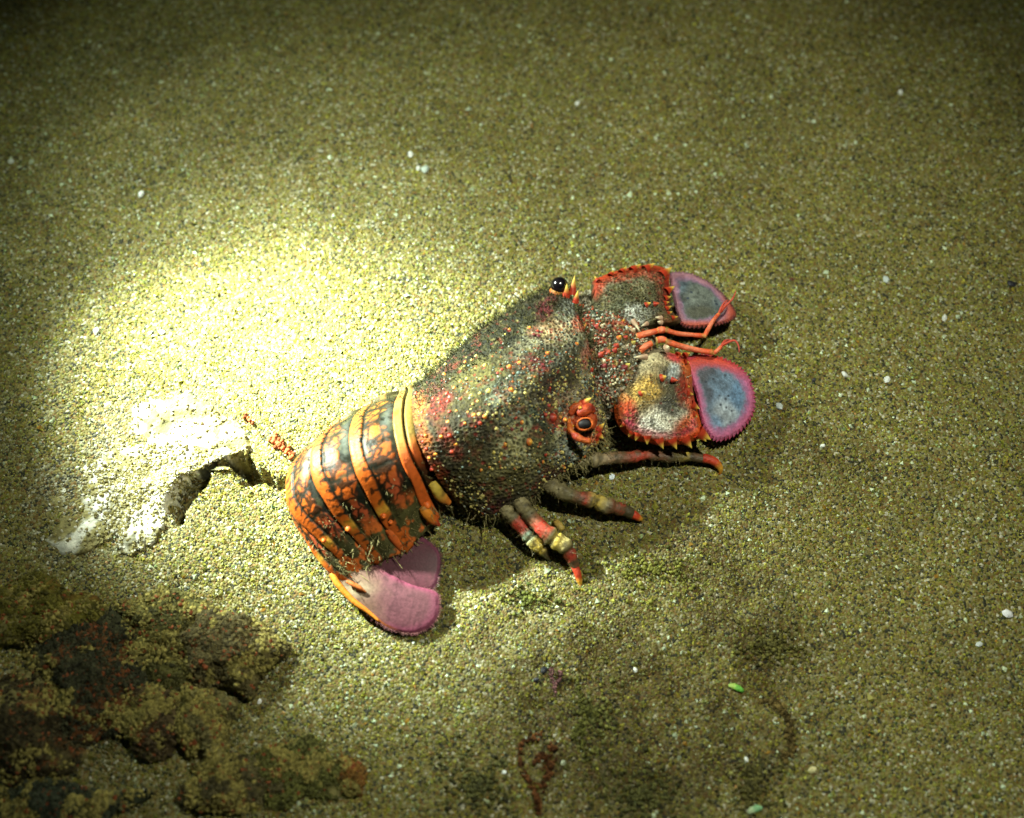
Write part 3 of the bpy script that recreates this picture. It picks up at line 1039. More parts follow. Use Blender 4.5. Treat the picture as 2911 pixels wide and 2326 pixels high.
FWD = np.array([0.84, 0.50, 0.1])
TUB = """940 660 o 17;860 695 o 17;800 722 r 12;760 750 r 11;1020 380 o 15;1170 590 o 14;410 870 o 14;455 815 o 12;330 765 o 15;690 890 y 19;875 890 o 17;660 690 y 15
585 605 y 13;575 715 y 13;510 800 y 13;545 925 y 13;620 920 y 12;510 895 y 11;350 920 r 14;360 980 r 14;290 990 r 13;290 935 r 12;240 960 r 12;370 1070 r 12;300 1040 r 11;250 1080 r 11
570 1095 o 16;650 1110 o 13;360 1150 o 15;420 1330 o 14;370 1260 r 13;300 1270 o 12;390 1390 r 12;830 1335 o 14;1020 1310 o 22;970 1150 o 14;910 1110 r 12;1215 1110 r 26;1270 1112 o 11
1185 1010 r 11;1130 960 o 12;1185 870 r 12;790 1410 y 11;735 1400 y 11;700 1515 o 11;625 1540 o 10;1145 1410 r 12;1125 1470 o 10;500 660 o 12;855 390 o 11;820 430 y 11;335 680 y 11
1035 650 d 13;1075 640 d 12;1130 690 d 14;1135 720 d 12;1190 670 d 12;1090 405 r 11;1095 450 d 13;1060 440 d 10;1125 415 d 12;515 1065 o 10;495 1160 o 10;880 1210 d 11;960 1210 d 12;620 1160 r 12;575 1190 r 10
1245 1190 r 11;1160 1090 r 12;1395 520 o 13;1140 1590 r 12;1300 1520 o 12;1330 1530 y 10;150 1070 r 12;120 1090 r 11;150 1310 r 11;170 1260 o 10;180 1365 r 12;250 1410 o 14;205 1440 o 11;150 1260 r 10
240 1500 r 12;210 1540 r 12;130 1180 r 10;100 920 r 14;600 980 y 10;560 1000 y 9;545 1040 y 9;700 1010 y 9;460 960 r 11;430 1060 o 9;340 1210 r 10;620 800 y 10;470 720 y 10;490 690 y 9;545 640 y 9"""
for ln in TUB.replace("\n", ";").split(";"):
    a = ln.split()
    if len(a) < 4:
        continue
    x, y = 1150 + float(a[0]) / 2.872, 800 + float(a[1]) / 2.872
    r = float(a[3]) / 2.872 / 910 * 1.5
    p, n = surf(x, y)
    place_on(KN[a[2]], "tubercle", p, n, r, r * 0.85, carap, FWD * 0.5)

# fine granules that nobody could count
mb = MB()
GN = fbm(CG, 9, 611, 3)
for k in range(5200):
    i, j = rng.integers(5, CG.shape[0] - 25), rng.integers(80, CG.shape[1] - 20)
    if rng.random() > sm(0.42, 0.60, GN[i, j]) + 0.10:
        continue
    x, y = cpx[i, j], cpy[i, j]
    low = (y - 1085) + 0.6 * (x - 1400) * 0.9
    far = rng.random()
    if low < -40 and far < 0.75:
        continue
    p = CV[i, j]
    s_ = 0.0027 * np.exp(rng.normal(0, .38))
    if low > 60 and rng.random() < 0.5:
        c = np.array((0.44, 0.37, 0.12)) * rng.uniform(0.4, 1.3)
        s_ *= 1.3
    else:
        c = [np.array((0.30, 0.31, 0.24)), np.array((0.12, 0.17, 0.15)), np.array((0.30, 0.09, 0.02)), np.array((0.03, 0.03, 0.02))][rng.integers(4)] * rng.uniform(0.6, 1.3)
    mb.add(p - CN[i, j] * s_ * 0.35 + IV * s_, IF, c)
gr = mb.build("granules", M_SPINE, carap, ROOT)
gr["kind"] = "stuff"


# ---- eyes ---------------------------------------------------------------
def ellipsoid(c, r, rot=None, jitter=0.0):
    v = IV2 * np.asarray(r)
    if rot is not None:
        v = v @ np.array(rot).T
    return v + np.asarray(c)


IVs, IFs = subdiv(IV2, IF2)
ec = P(1590, 812, .175)
le = child("eye", IVs * np.array([.027, .027, .028]) + ec, IFs, np.where(IVs[:, 2:3] + 0.9 * -IVs[:, 1:2] * 0 > -2, 0, 1) * 0 + np.array((0.006, 0.004, 0.006)), M_EYE)
le["label"] = "black glossy left eye on the far side of the head"
mb = MB()
pts = [P(1560, 868, .13), P(1580, 842, .15), P(1590, 822, .165)]
tube(mb, pts, [.034, .030, .024], lambda t, a, v: stops(t, [(0, (0.22, 0.03, 0.012)), (.6, (0.4, 0.05, 0.015)), (1, (0.5, 0.25, 0.03))]), 24, 18, 1, .006, 4)
mb.build("eye_stalk", M_LIMB, le, ROOT)

SP_Y = cone_mesh("spine", 10, 7, 1.0, (0.42, 0.035, 0.012), (0.86, 0.62, 0.10))
SP_R = cone_mesh("spine", 10, 7, 1.0, (0.36, 0.028, 0.014), (0.62, 0.10, 0.02))
SP_W = cone_mesh("spine", 10, 7, 1.0, (0.40, 0.25, 0.16), (0.75, 0.68, 0.45))


def spine(b, tip, r, zb, zt, parent, me=SP_Y):
    A, B = P(b[0], b[1], zb), P(tip[0], tip[1], zt)
    d = Vector(B - A)
    o = link("spine", me, M_SPINE, parent)
    o.location = Vector(A - ROOT)
    o.rotation_euler = d.to_track_quat('Z', 'Y').to_euler()
    o.scale = (r / 910, r / 910, d.length)
    return o


spine((1626, 838), (1634, 782), 12, .165, .20, carap)
spine((1608, 845), (1612, 806), 13, .165, .20, carap)
spine((1636, 860), (1643, 826), 10, .17, .20, carap)
spine((1545, 845), (1539, 835), 7, .15, .17, carap, SP_R)

pc, pn = surf(1655, 1200)
mb = MB()
# hooded socket and short stalk of the near eye
cen = pc + pn * 0.012


def socket(rx, ry, rz, cpos, col, jit, seed):
    v = IVs * np.array([rx, ry, rz])
    v = v * (1 + jit * (fbm(IVs + seed, 3, seed, 3)[:, None] - 0.5))
    mb.add(v + cpos, IFs, col)


nv = fbm(IVs * 0.1, 60, 8, 3)
socket(.042, .036, .026, cen + np.array([-.008, .010, -.006]), mixc((0.22, 0.018, 0.010), (0.42, 0.075, 0.012), nv), .6, 3)
sock = mb.build("eye_socket", M_LIMB, carap, ROOT)
ep = P(1662, 1206, cen[2] + 0.016)
mb = MB()
t_ = np.linspace(0, 2 * math.pi, 40, endpoint=False)
a_ = np.linspace(0, 2 * math.pi, 12, endpoint=False)
vw = CP - ep
vw /= np.linalg.norm(vw)
ax = np.cross([0, 1.0, 0], vw)
ax /= np.linalg.norm(ax)
ay = np.cross(vw, ax)
ring = (.0215 + .0040 * np.cos(a_))[None, :, None] * (np.cos(t_)[:, None, None] * (ax * 1.08 + ay * .12) + np.sin(t_)[:, None, None] * (ay * 0.80)) + (0.006 * np.sin(a_))[None, :, None] * vw
mb.add((ep + ring).reshape(-1, 3), gridfaces(40, 12, True), (0.52, 0.10, 0.012))
j = np.arange(12)
mb.f4.append(np.stack([39 * 12 + j, 39 * 12 + (j + 1) % 12, (j + 1) % 12, j], -1))
Rm = np.stack([ax, ay, vw], 1)
me_v = (IVs * np.array([.0195, .0135, .0115])) @ Rm.T + ep + vw * 0.001
re_ = child("eye", me_v, IFs, np.broadcast_to((0.012, 0.010, 0.012), (len(IVs), 3)), M_EYE2)
re_["label"] = "dark oval right eye ringed with orange"
mb.build("eye_ring", M_LIMB, re_, ROOT)
mb = MB()
tube(mb, [P(1640, 1178, cen[2] + .02), P(1658, 1168, cen[2] + .028), P(1676, 1160, cen[2] + .022), P(1688, 1172, cen[2] + .006)], [.010, .017, .016, .008],
     lambda t, a, v: mixc((0.22, 0.02, 0.010), (0.50, 0.07, 0.015), sm(.35, .65, fbm(v, 60, 5))), 24, 14, 0.9, .008, 8)
tube(mb, [P(1615, 1190, cen[2] + .01), P(1622, 1225, cen[2] + .012), P(1648, 1247, cen[2] + .01), P(1680, 1258, cen[2] + .006)], [.008, .011, .011, .008],
     lambda t, a, v: mixc((0.25, 0.025, 0.010), (0.52, 0.12, 0.015), sm(.35, .65, fbm(v, 60, 6))), 30, 12, 1, .012, 3)
tube(mb, [P(1618, 1182, cen[2] + .01), P(1632, 1160, cen[2] + .02), P(1655, 1148, cen[2] + .024)], [.009, .013, .010],
     lambda t, a, v: stops(t, [(0, (0.4, 0.05, 0.012)), (1, (0.5, 0.10, 0.02))]), 24, 12, 1, .012, 6)
mb.build("brow", M_LIMB, sock, ROOT)
zc = cen[2]
spine((1654, 1150), (1682, 1131), 13, zc + .015, zc + .035, carap)
spine((1690, 1256), (1678, 1276), 12, .10, .10, carap)
spine((1694, 1246), (1700, 1264), 12, .11, .10, carap)
spine((1700, 1236), (1716, 1247), 12, .12, .12, carap)
spine((1700, 1222), (1719, 1202), 11, .13, .15, carap)
spine((1590, 1322), (1616, 1330), 14, .10, .09, carap)
spine((1655, 1280), (1660, 1292), 9, .10, .09, carap)
for x, y, r in ((1634, 1162, 6), (1592, 1192, 6), (1696, 1228, 5), (1624, 1210, 5), (1632, 1228, 5)):
    p, n = surf(x, y)
    mm = KN['o']
    place_on(mm, "tubercle", p + n * 0.028 * (r == 6), n, r / 910 * 1.2, r / 910 * 1.2, carap)


# ---- head between the eyes and the antennae ---------------------------------
def patch(ctrl, n, m):
    w = np.array([[P(*c) for c in row] for row in ctrl])
    g = cr(w, n)
    return cr(g.transpose(1, 0, 2), m).transpose(1, 0, 2)


HC = [
    [(1632, 845, .10), (1646, 900, .16), (1656, 970, .18), (1678, 1060, .18), (1702, 1130, .155), (1718, 1195, .07)],
    [(1668, 825, .11), (1688, 895, .175), (1702, 970, .19), (1722, 1045, .19), (1740, 1115, .17), (1752, 1190, .08)],
    [(1700, 830, .12), (1730, 900, .18), (1752, 965, .195), (1762, 1030, .195), (1772, 1095, .175), (1778, 1170, .08)],
    [(1735, 850, .12), (1775, 910, .175), (1800, 955, .185), (1808, 1005, .175), (1818, 1062, .155), (1818, 1130, .07)],
    [(1780, 870, .10), (1822, 920, .155), (1848, 950, .16), (1850, 985, .155), (1840, 1030, .13), (1825, 1080, .05)],
    [(1790, 880, .03), (1832, 925, .07), (1858, 950, .07), (1860, 985, .07), (1850, 1030, .06), (1830, 1080, .01)],
]
HG = patch(HC, 170, 200)
HN = gridnormals(HG)
hpx, hpy = proj(HG)
HB = [(1700, 880, 45, 40, 0, (0.06, 0.085, 0.06), .8), (1740, 885, 22, 22, 0, (0.22, 0.02, 0.02), .9), (1795, 905, 30, 34, -30, (0.46, 0.50, 0.48), .95), (1700, 920, 26, 20, 0, (0.20, 0.02, 0.018), .8),
      (1745, 945, 30, 22, 0, (0.07, 0.03, 0.025), .7), (1655, 930, 22, 28, 0, (0.42, 0.05, 0.02), .9), (1655, 1010, 20, 34, 0, (0.40, 0.15, 0.10), .85), (1668, 1055, 18, 16, 0, (0.55, 0.36, 0.28), .9),
      (1690, 1015, 18, 20, 0, (0.35, 0.06, 0.02), .8), (1730, 1005, 34, 12, -10, (0.38, 0.04, 0.03), .9), (1715, 1035, 18, 22, 0, (0.22, 0.03, 0.03), .8), (1775, 1040, 24, 16, 0, (0.16, 0.03, 0.03), .7),
      (1810, 1020, 26, 22, 0, (0.40, 0.33, 0.22), .8), (1768, 1080, 30, 60, 20, (0.26, 0.21, 0.14), .95), (1720, 1090, 30, 30, 0, (0.30, 0.31, 0.25), .8), (1722, 1145, 24, 46, 0, (0.36, 0.24, 0.17), .9),
      (1690, 990, 18, 60, 5, (0.085, 0.068, 0.03), .8), (1665, 860, 18, 50, 10, (0.085, 0.068, 0.03), .8), (1800, 960, 40, 20, -20, (0.32, 0.20, 0.10), .7), (1830, 990, 30, 20, 0, (0.42, 0.12, 0.05), .8)]
hz = paint((0.125, 0.105, 0.065), hpx, hpy, HG, HB, 14)
hm = fbm(HG, 22, 650, 3)
hz = mixc(hz, (0.36, 0.05, 0.025), 0.8 * sm(0.58, 0.66, hm))
hz = mixc(hz, (0.46, 0.42, 0.32), 0.85 * sm(0.44, 0.36, hm))
hz = mixc(hz, (0.40, 0.26, 0.06), 0.7 * sm(0.60, 0.68, fbm(HG, 26, 655, 3)))
HV, hc = crust(HG, HN, hz, np.full(hpx.shape, 0.85), 0.0115, 7, 0.0055)
head = child("head", HV, gridfaces(*HG.shape[:2]), hc, M_CRUST)
hf = ((CP - HV) * HN).sum(-1) > 0.1


def hsurf(px, py):
    d = (hpx - px) ** 2 + (hpy - py) ** 2 + np.where(hf, 0, 1e9)
    i = np.unravel_index(np.argmin(d), d.shape)
    return HV[i], HN[i]


KW = cone_mesh("tubercle", c0=(0.35, 0.22, 0.12), c1=(0.75, 0.70, 0.50))
for x, y, k, r in ((1752, 872, 'o', 11), (1745, 885, 'd', 14), (1715, 868, 'y', 5), (1698, 925, 'r', 13), (1655, 915, 'r', 17), (1662, 928, 'o', 10), (1652, 1000, 'r', 14), (1662, 1052, 'w', 14),
                   (1682, 1052, 'r', 11), (1710, 1010, 'r', 12), (1730, 1004, 'r', 12), (1748, 996, 'r', 11), (1716, 1028, 'w', 11), (1718, 1042, 'd', 14), (1775, 1046, 'd', 14), (1784, 1040, 'y', 10),
                   (1759, 962, 'o', 11), (1752, 985, 'r', 11), (1790, 935, 'w', 9), (1800, 940, 'w', 11), (1812, 905, 'w', 9), (1788, 930, 'o', 8), (1635, 980, 'o', 8), (1765, 1105, 'w', 9), (1695, 1115, 'y', 9),
                   (1642, 1030, 'o', 9), (1645, 960, 'w', 8), (1740, 905, 'w', 7), (1712, 928, 'w', 8), (1770, 915, 'o', 8), (1825, 965, 'w', 10), (1800, 975, 'y', 9), (1782, 985, 'w', 9), (1778, 960, 'r', 9)):
    p, n = hsurf(x, y)
    place_on(KW if k == 'w' else KN[k], "tubercle", p, n, r / 910 * .85, r * 1.1 / 910, head, FWD * 0.8)
mb = MB()
for k in range(900):
    i, j = rng.integers(5, HG.shape[0] - 40), rng.integers(20, HG.shape[1] - 20)
    c = [np.array((0.42, 0.36, 0.22)), np.array((0.34, 0.36, 0.30)), np.array((0.35, 0.06, 0.02)), np.array((0.06, 0.05, 0.02))][rng.integers(4)] * rng.uniform(.6, 1.3)
    mb.add(HV[i, j] + IV * 0.0036 * rng.uniform(.6, 1.5), IF, c)
g_ = mb.build("granules", M_SPINE, head, ROOT)
g_["kind"] = "stuff"


# ---- antennal plates -------------------------------------------------------
def plate(outline, centre, zfn, dome, thick, colfn, n_r=70, n_a=320, teeth=0, tooth=0.0, crusty=0.0, seed=0, t0=0.0, t1=1.0):
    oc = cr(np.array(outline, float), n_a, True)
    c = np.array(centre, float)
    r = np.linspace(0, 1, n_r) ** 0.75
    ph = np.arange(n_a) / n_a
    pp = c + r[:, None, None] * (oc - c)[None]
    if teeth:
        saw = (ph * teeth) % 1.0
        on = ((ph > t0) & (ph < t1)).astype(float) if t0 < t1 else ((ph > t0) | (ph < t1)).astype(float)
        amp = tooth * (saw - 0.5) * on
        dirn = (oc - c) / np.linalg.norm(oc - c, axis=1, keepdims=True)
        pp = pp + sm(0.9, 1.0, r)[:, None, None] * (amp[:, None] * dirn)[None]
    zz = zfn(pp[..., 0], pp[..., 1]) + dome * (1 - r ** 2)[:, None] ** 0.8 - thick * 0.5 * sm(0.85, 1, r)[:, None] ** 2
    top = Pa(pp[..., 0], pp[..., 1], zz)
    nrm = gridnormals(top)
    rr = np.broadcast_to(r[:, None], pp.shape[:2])
    col, am_ = colfn(pp[..., 0], pp[..., 1], rr, top)
    if crusty:
        tv_, col2 = crust(top, nrm, col, am_, 0.0105, seed, 0.0035)
        w = (crusty * sm(0.95, 0.76, rr))[..., None]
        top = top * (1 - w) + tv_ * w
        col = col * (1 - w) + col2 * w
    k = 8
    rb = np.linspace(1, 0.0, k)
    bot = []
    for i, f in enumerate(rb):
        b = top[-1] * f + top[0].mean(0) * (1 - f)
        b = b.copy()
        b[:, 2] -= thick * (0.35 if i == 0 else 1.0) + dome * (1 - f)
        bot.append(b)
    v = np.concatenate([top, np.array(bot)])
    c2 = np.concatenate([col, np.broadcast_to(col[-1] * 0.6, (k,) + col[-1].shape)])
    return v, gridfaces(v.shape[0], n_a, True), c2, top


UP4 = [(1684, 802), (1722, 781), (1765, 767), (1813, 757), (1855, 754), (1900, 768), (1902, 800), (1905, 830), (1906, 860), (1915, 890), (1935, 912), (1915, 922), (1870, 928), (1820, 938), (1780, 925), (1740, 928), (1690, 918), (1674, 880), (1680, 838)]
LOW4 = [(1746, 1132), (1748, 1180), (1760, 1210), (1779, 1232), (1807, 1248), (1841, 1255), (1883, 1264), (1921, 1262), (1960, 1255), (1995, 1235), (1992, 1200), (1980, 1160), (1972, 1121), (1968, 1083), (1966, 1040), (1945, 1015), (1908, 1003), (1866, 990), (1832, 1006), (1800, 1030), (1772, 1070), (1755, 1104)]
UPF = [(1907, 775), (1953, 775), (1995, 790), (2033, 814), (2064, 846), (2089, 881), (2086, 905), (2057, 919), (2005, 930), (1945, 928), (1926, 895), (1912, 839), (1905, 800)]
LOWF = [(1955, 1015), (2005, 1006), (2043, 1013), (2085, 1031), (2117, 1055), (2137, 1090), (2147, 1135), (2140, 1181), (2113, 1219), (2075, 1246), (2033, 1253), (2005, 1225), (1990, 1181), (1985, 1149), (1975, 1111), (1960, 1066), (1952, 1035)]


def c_up4(px, py, r, w):
    c = paint((0.055, 0.05, 0.022), px, py, w, [(1800, 840, 75, 50, 0, (0.085, 0.078, 0.036), .9), (1825, 815, 40, 30, 0, (0.22, 0.20, 0.11), .7), (1770, 880, 40, 30, 0, (0.07, 0.09, 0.055), .8),
                                                (1798, 900, 38, 36, 0, (0.70, 0.72, 0.66), .97), (1840, 890, 40, 26, 0, (0.30, 0.31, 0.26), .6), (1880, 870, 40, 40, 0, (0.06, 0.05, 0.03), .6),
                                                (1870, 780, 50, 26, 10, (0.30, 0.03, 0.012), .9), (1770, 782, 90, 18, -14, (0.40, 0.04, 0.012), .9), (1700, 815, 22, 40, 0, (0.42, 0.045, 0.018), .9), (1888, 800, 22, 50, 0, (0.32, 0.03, 0.015), .9),
                                                (1890, 850, 20, 40, 0, (0.20, 0.03, 0.015), .7), (1900, 905, 40, 20, 0, (0.24, 0.10, 0.04), .8), (1725, 850, 22, 30, 0, (0.10, 0.08, 0.035), .8)], 12)
    c = mixc(c, (0.46, 0.05, 0.012), 0.85 * sm(0.86, 0.97, r) * (py < 800))
    return c, np.full(px.shape, 0.6)


def c_low4(px, py, r, w):
    c = paint((0.19, 0.16, 0.10), px, py, w, [(1860, 1040, 60, 40, 0, (0.52, 0.43, 0.25), .85), (1840, 1110, 70, 50, -20, (0.58, 0.36, 0.08), .9), (1850, 1170, 50, 40, 0, (0.30, 0.20, 0.08), .7), (1900, 1080, 40, 40, 0, (0.085, 0.085, 0.07), .85),
                                               (1885, 1200, 80, 52, -15, (0.78, 0.74, 0.60), .97), (1845, 1215, 44, 32, 20, (0.66, 0.64, 0.56), .9), (1920, 1060, 24, 30, 0, (0.42, 0.45, 0.45), .8), (1910, 1150, 50, 40, 0, (0.10, 0.10, 0.085), .85),
                                               (1925, 1020, 40, 18, 20, (0.44, 0.035, 0.04), .9), (1955, 1060, 22, 70, 0, (0.52, 0.10, 0.015), .95), (1962, 1140, 22, 60, -12, (0.44, 0.06, 0.02), .95), (1940, 1110, 20, 50, 0, (0.36, 0.035, 0.02), .8),
                                               (1960, 1215, 50, 40, -30, (0.60, 0.08, 0.012), .95), (1995, 1235, 40, 22, -10, (0.62, 0.17, 0.02), .9), (1780, 1160, 30, 34, 0, (0.58, 0.07, 0.012), .95), (1790, 1195, 26, 34, 0, (0.30, 0.02, 0.03), .8), (1772, 1130, 20, 16, 0, (0.60, 0.22, 0.05), .8),
                                               (1800, 1060, 18, 34, 25, (0.20, 0.16, 0.11), .8)], 11)
    m = sm(0.80, 0.96, r + 0.04 * (fbm(w, 30, 4) - 0.5)) * (py > 1150)
    c = mixc(c, (0.62, 0.09, 0.012), 0.95 * m)
    pk = np.exp(-((r - 0.80) / 0.08) ** 2) * (py > 1190)
    c = mixc(c, (0.55, 0.06, 0.12), 0.6 * pk)
    return c, np.clip(paint((0.9,) * 3, px, py, w, [(1885, 1205, 70, 50, -15, (0.25,) * 3, 1)])[..., 0], 0, 1)


def flapcol(inner, mid, rim, edge, spots, topred=None):
    def f(px, py, r, w):
        n = fbm(w, 30, 12, 4)
        rr = r + 0.10 * (n - 0.5) + 0.16 * (fbm(w, 90, 19, 3) - 0.5)
        c = mixc(inner(px, py, w), mid, 0.5 * sm(0.55, 0.75, rr))
        c = mixc(c, np.array(rim) * 0.6 + np.array([0.05, 0.03, 0.10]), 0.8 * sm(0.62, 0.78, rr))
        c = mixc(c, rim, sm(0.72, 0.90, rr)) * (0.7 + 0.6 * fbm(w, 70, 23, 3))[..., None]
        if topred is not None:
            c = mixc(c, topred[0], topred[1](px, py) * sm(0.6, 0.8, rr))
        c = mixc(c, edge, 0.7 * sm(0.93, 0.99, rr))
        for x, y, s in spots[:0]:
            d = np.hypot(px - x, py - y)
            c = mixc(c, (0.02, 0.03, 0.055), 0.8 * sm(s * 1.3, s * 0.5, d))
        return c, np.zeros(px.shape)
    return f


def grainy(c, w):
    n = fbm(w, 110, 13, 3)
    c = c * (0.25 + 1.5 * n)[..., None]
    f1, f2, rid = voro(w, 55, 14)
    return mixc(c, (0.02, 0.03, 0.05), 0.9 * sm(0.34, 0.20, f1 + 0.2 * (rid - .5)) * (rid > 0.5))


def in_low(px, py, w):
    return grainy(paint((0.11, 0.17, 0.25), px, py, w, [(2000, 1055, 56, 46, 0, (0.045, 0.045, 0.055), .95), (2062, 1175, 42, 46, -20, (0.30, 0.34, 0.38), .9), (2050, 1085, 40, 40, 0, (0.09, 0.14, 0.20), .7), (2030, 1205, 32, 30, 0, (0.13, 0.23, 0.38), .85), (2010, 1120, 26, 34, 0, (0.05, 0.06, 0.085), .85), (2100, 1120, 20, 50, 0, (0.10, 0.19, 0.32), .7)], 14), w)


def in_up(px, py, w):
    return grainy(paint((0.075, 0.09, 0.085), px, py, w, [(1990, 840, 50, 34, 0, (0.13, 0.145, 0.125), .8), (1925, 800, 34, 50, 0, (0.09, 0.13, 0.17), .85), (1990, 890, 60, 26, 0, (0.06, 0.058, 0.035), .8), (2050, 850, 30, 30, 30, (0.13, 0.16, 0.18), .7)], 10), w)


SPL = [(2048, 1116, 9), (2028, 1122, 9), (2100, 1140, 9), (2052, 1240 - 58, 8), (2030, 1178, 8), (2010, 1085, 8), (2070, 1080, 5), (2040, 1075, 5), (2085, 1170, 6), (2060, 1205, 5), (2044, 1150, 4), (2022, 1150, 4)]
SPU = [(1930, 832, 8), (1985, 845, 9), (1950, 815, 5), (1960, 865, 6), (2010, 860, 5), (1975, 885, 5), (1945, 890, 6), (2020, 885, 4)]
zu4 = lambda x, y: .150 - 0.00012 * (x - 1720) - 0.0001 * (850 - y)
zl4 = lambda x, y: .165 - 0.00012 * (x - 1780) - 0.00022 * (y - 1040)
zuf = lambda x, y: .118 - 0.00022 * (x - 1910) - 0.0001 * (850 - y)
zlf = lambda x, y: .118 - 0.00022 * (x - 1960) - 0.00022 * (y - 1100)

v, f, c, T = plate(UP4, (1800, 850), zu4, .035, .03, c_up4, crusty=0.9, seed=21)
ant_u = child("antenna", v, f, c, M_CRUST)
ant_uT = T
ant_u["label"] = "upper antenna with a dusky scoop-shaped flap"
v, f, c, T = plate(LOW4, (1870, 1130), zl4, .040, .03, c_low4, crusty=0.8, seed=22)
ant_l = child("antenna", v, f, c, M_CRUST)
ant_lT = T
ant_l["label"] = "lower antenna with a blue grey flap rimmed in pink"
v, f, c, T = plate(UPF, (1990, 855), zuf, .012, .014, flapcol(in_up, (0.12, 0.14, 0.15), (0.36, 0.17, 0.22), (0.10, 0.04, 0.06), SPU, ((0.46, 0.09, 0.06), lambda x, y: np.clip(sm(2040, 2080, x) + sm(905, 922, y), 0, 1))), n_a=520, teeth=64, tooth=7, t0=0.0, t1=0.72)
fu = child("antenna_flap", v, f, c, M_PLATE, ant_u)
v, f, c, T = plate(LOWF, (2055, 1130), zlf, .014, .014, flapcol(in_low, (0.20, 0.24, 0.32), (0.52, 0.13, 0.26), (0.42, 0.035, 0.08), SPL, ((0.56, 0.06, 0.03), lambda x, y: sm(1090, 1020, y))), n_a=520, teeth=60, tooth=8, t0=0.05, t1=0.68)
fl = child("antenna_flap", v, f, c, M_PLATE, ant_l)

for b, t, r in (((1700, 800), (1690, 785), 8), ((1735, 785), (1745, 768), 10), ((1765, 776), (1782, 758), 11), ((1795, 770), (1822, 751), 13), ((1832, 768), (1862, 748), 14), ((1878, 786), (1910, 760), 18), ((1893, 830), (1918, 814), 13),
                ((1888, 850), (1908, 843), 10), ((1886, 864), (1903, 858), 9), ((1890, 880), (1910, 870), 9), ((1895, 892), (1912, 886), 8), ((1908, 905), (1928, 900), 8)):
    spine(b, t, r, zu4(*b) + .012, zu4(*t) + .012, ant_u)
for b, t, r in (((1775, 1205), (1762, 1214), 9), ((1795, 1228), (1786, 1243), 11), ((1812, 1232), (1806, 1254), 13), ((1838, 1240), (1840, 1264), 14), ((1872, 1248), (1886, 1277), 15), ((1908, 1248), (1924, 1278), 16), ((1945, 1245), (1967, 1275), 17),
                ((1985, 1228), (2021, 1251), 20), ((1992, 1238), (2008, 1256), 12), ((1964, 1150), (1990, 1163), 14), ((1950, 1118), (1972, 1122), 11), ((1945, 1098), (1962, 1100), 10), ((1938, 1062), (1954, 1064), 9), ((1968, 1178), (1984, 1186), 9), ((1945, 1030), (1960, 1030), 8),
                ((1925, 1010), (1940, 1004), 10), ((1945, 1012), (1962, 1003), 10)):
    spine(b, t, r, zl4(*b) + .014, zl4(*t) + .010, ant_l)
for b, t, r, me in (((1840, 920), (1822, 928), 7, SP_W), ((1880, 905), (1862, 902), 8, SP_W), ((1835, 868), (1850, 860), 9, SP_Y), ((1860, 865), (1875, 862), 8, SP_R), ((1800, 912), (1818, 940), 9, SP_W), ((1880, 918), (1868, 914), 8, SP_W)):
    spine(b, t, r, zu4(*b) + .035, zu4(*t) + .045, ant_u, me)
for b, t, r, me in (((1838, 1015), (1800, 1016), 9, SP_W), ((1895, 990), (1902, 985), 12, SP_W), ((1880, 1075), (1895, 1070), 12, SP_Y), ((1910, 1080), (1928, 1082), 9, SP_R), ((1820, 1120), (1832, 1112), 9, SP_Y)):
    spine(b, t, r, zl4(*b) + .04, zl4(*t) + .05, ant_l, me)


# ---- antennules -------------------------------------------------------------
def antennule(segs, flag, lab):
    first = None
    for pts, rad in segs:
        mb = MB()
        w = [P(*q) for q in pts]
        tube(mb, w, [0.70 * x / 910 for x in rad], lambda t, a, v: mixc(stops(t, [(0, (0.48, 0.30, 0.09)), (.12, (0.62, 0.10, 0.03)), (.5, (0.68, 0.13, 0.05)), (.88, (0.62, 0.075, 0.02)), (1, (0.45, 0.22, 0.05))]), (0.68, 0.26, 0.14), 0.4 * sm(0.2, 1.0, a) * sm(0.2, 0.5, t) * sm(0.9, .6, t)), 36, 14, 0.85)
        if first is None:
            first = mb.build("antennule", M_LIMB, lob, ROOT)
            first["label"] = lab
        else:
            mb.build("antennule_segment", M_LIMB, first, ROOT)
    mb = MB()
    for fl_ in flag:
        tube(mb, [P(*q) for q in fl_], [4.5 / 910, 3.6 / 910, 2.5 / 910, 1.2 / 910], lambda t, a, v: stops(t, [(0, (0.5, 0.05, 0.02)), (1, (0.42, 0.06, 0.04))]), 30, 8)
    mb.build("flagellum", M_LIMB, first, ROOT)


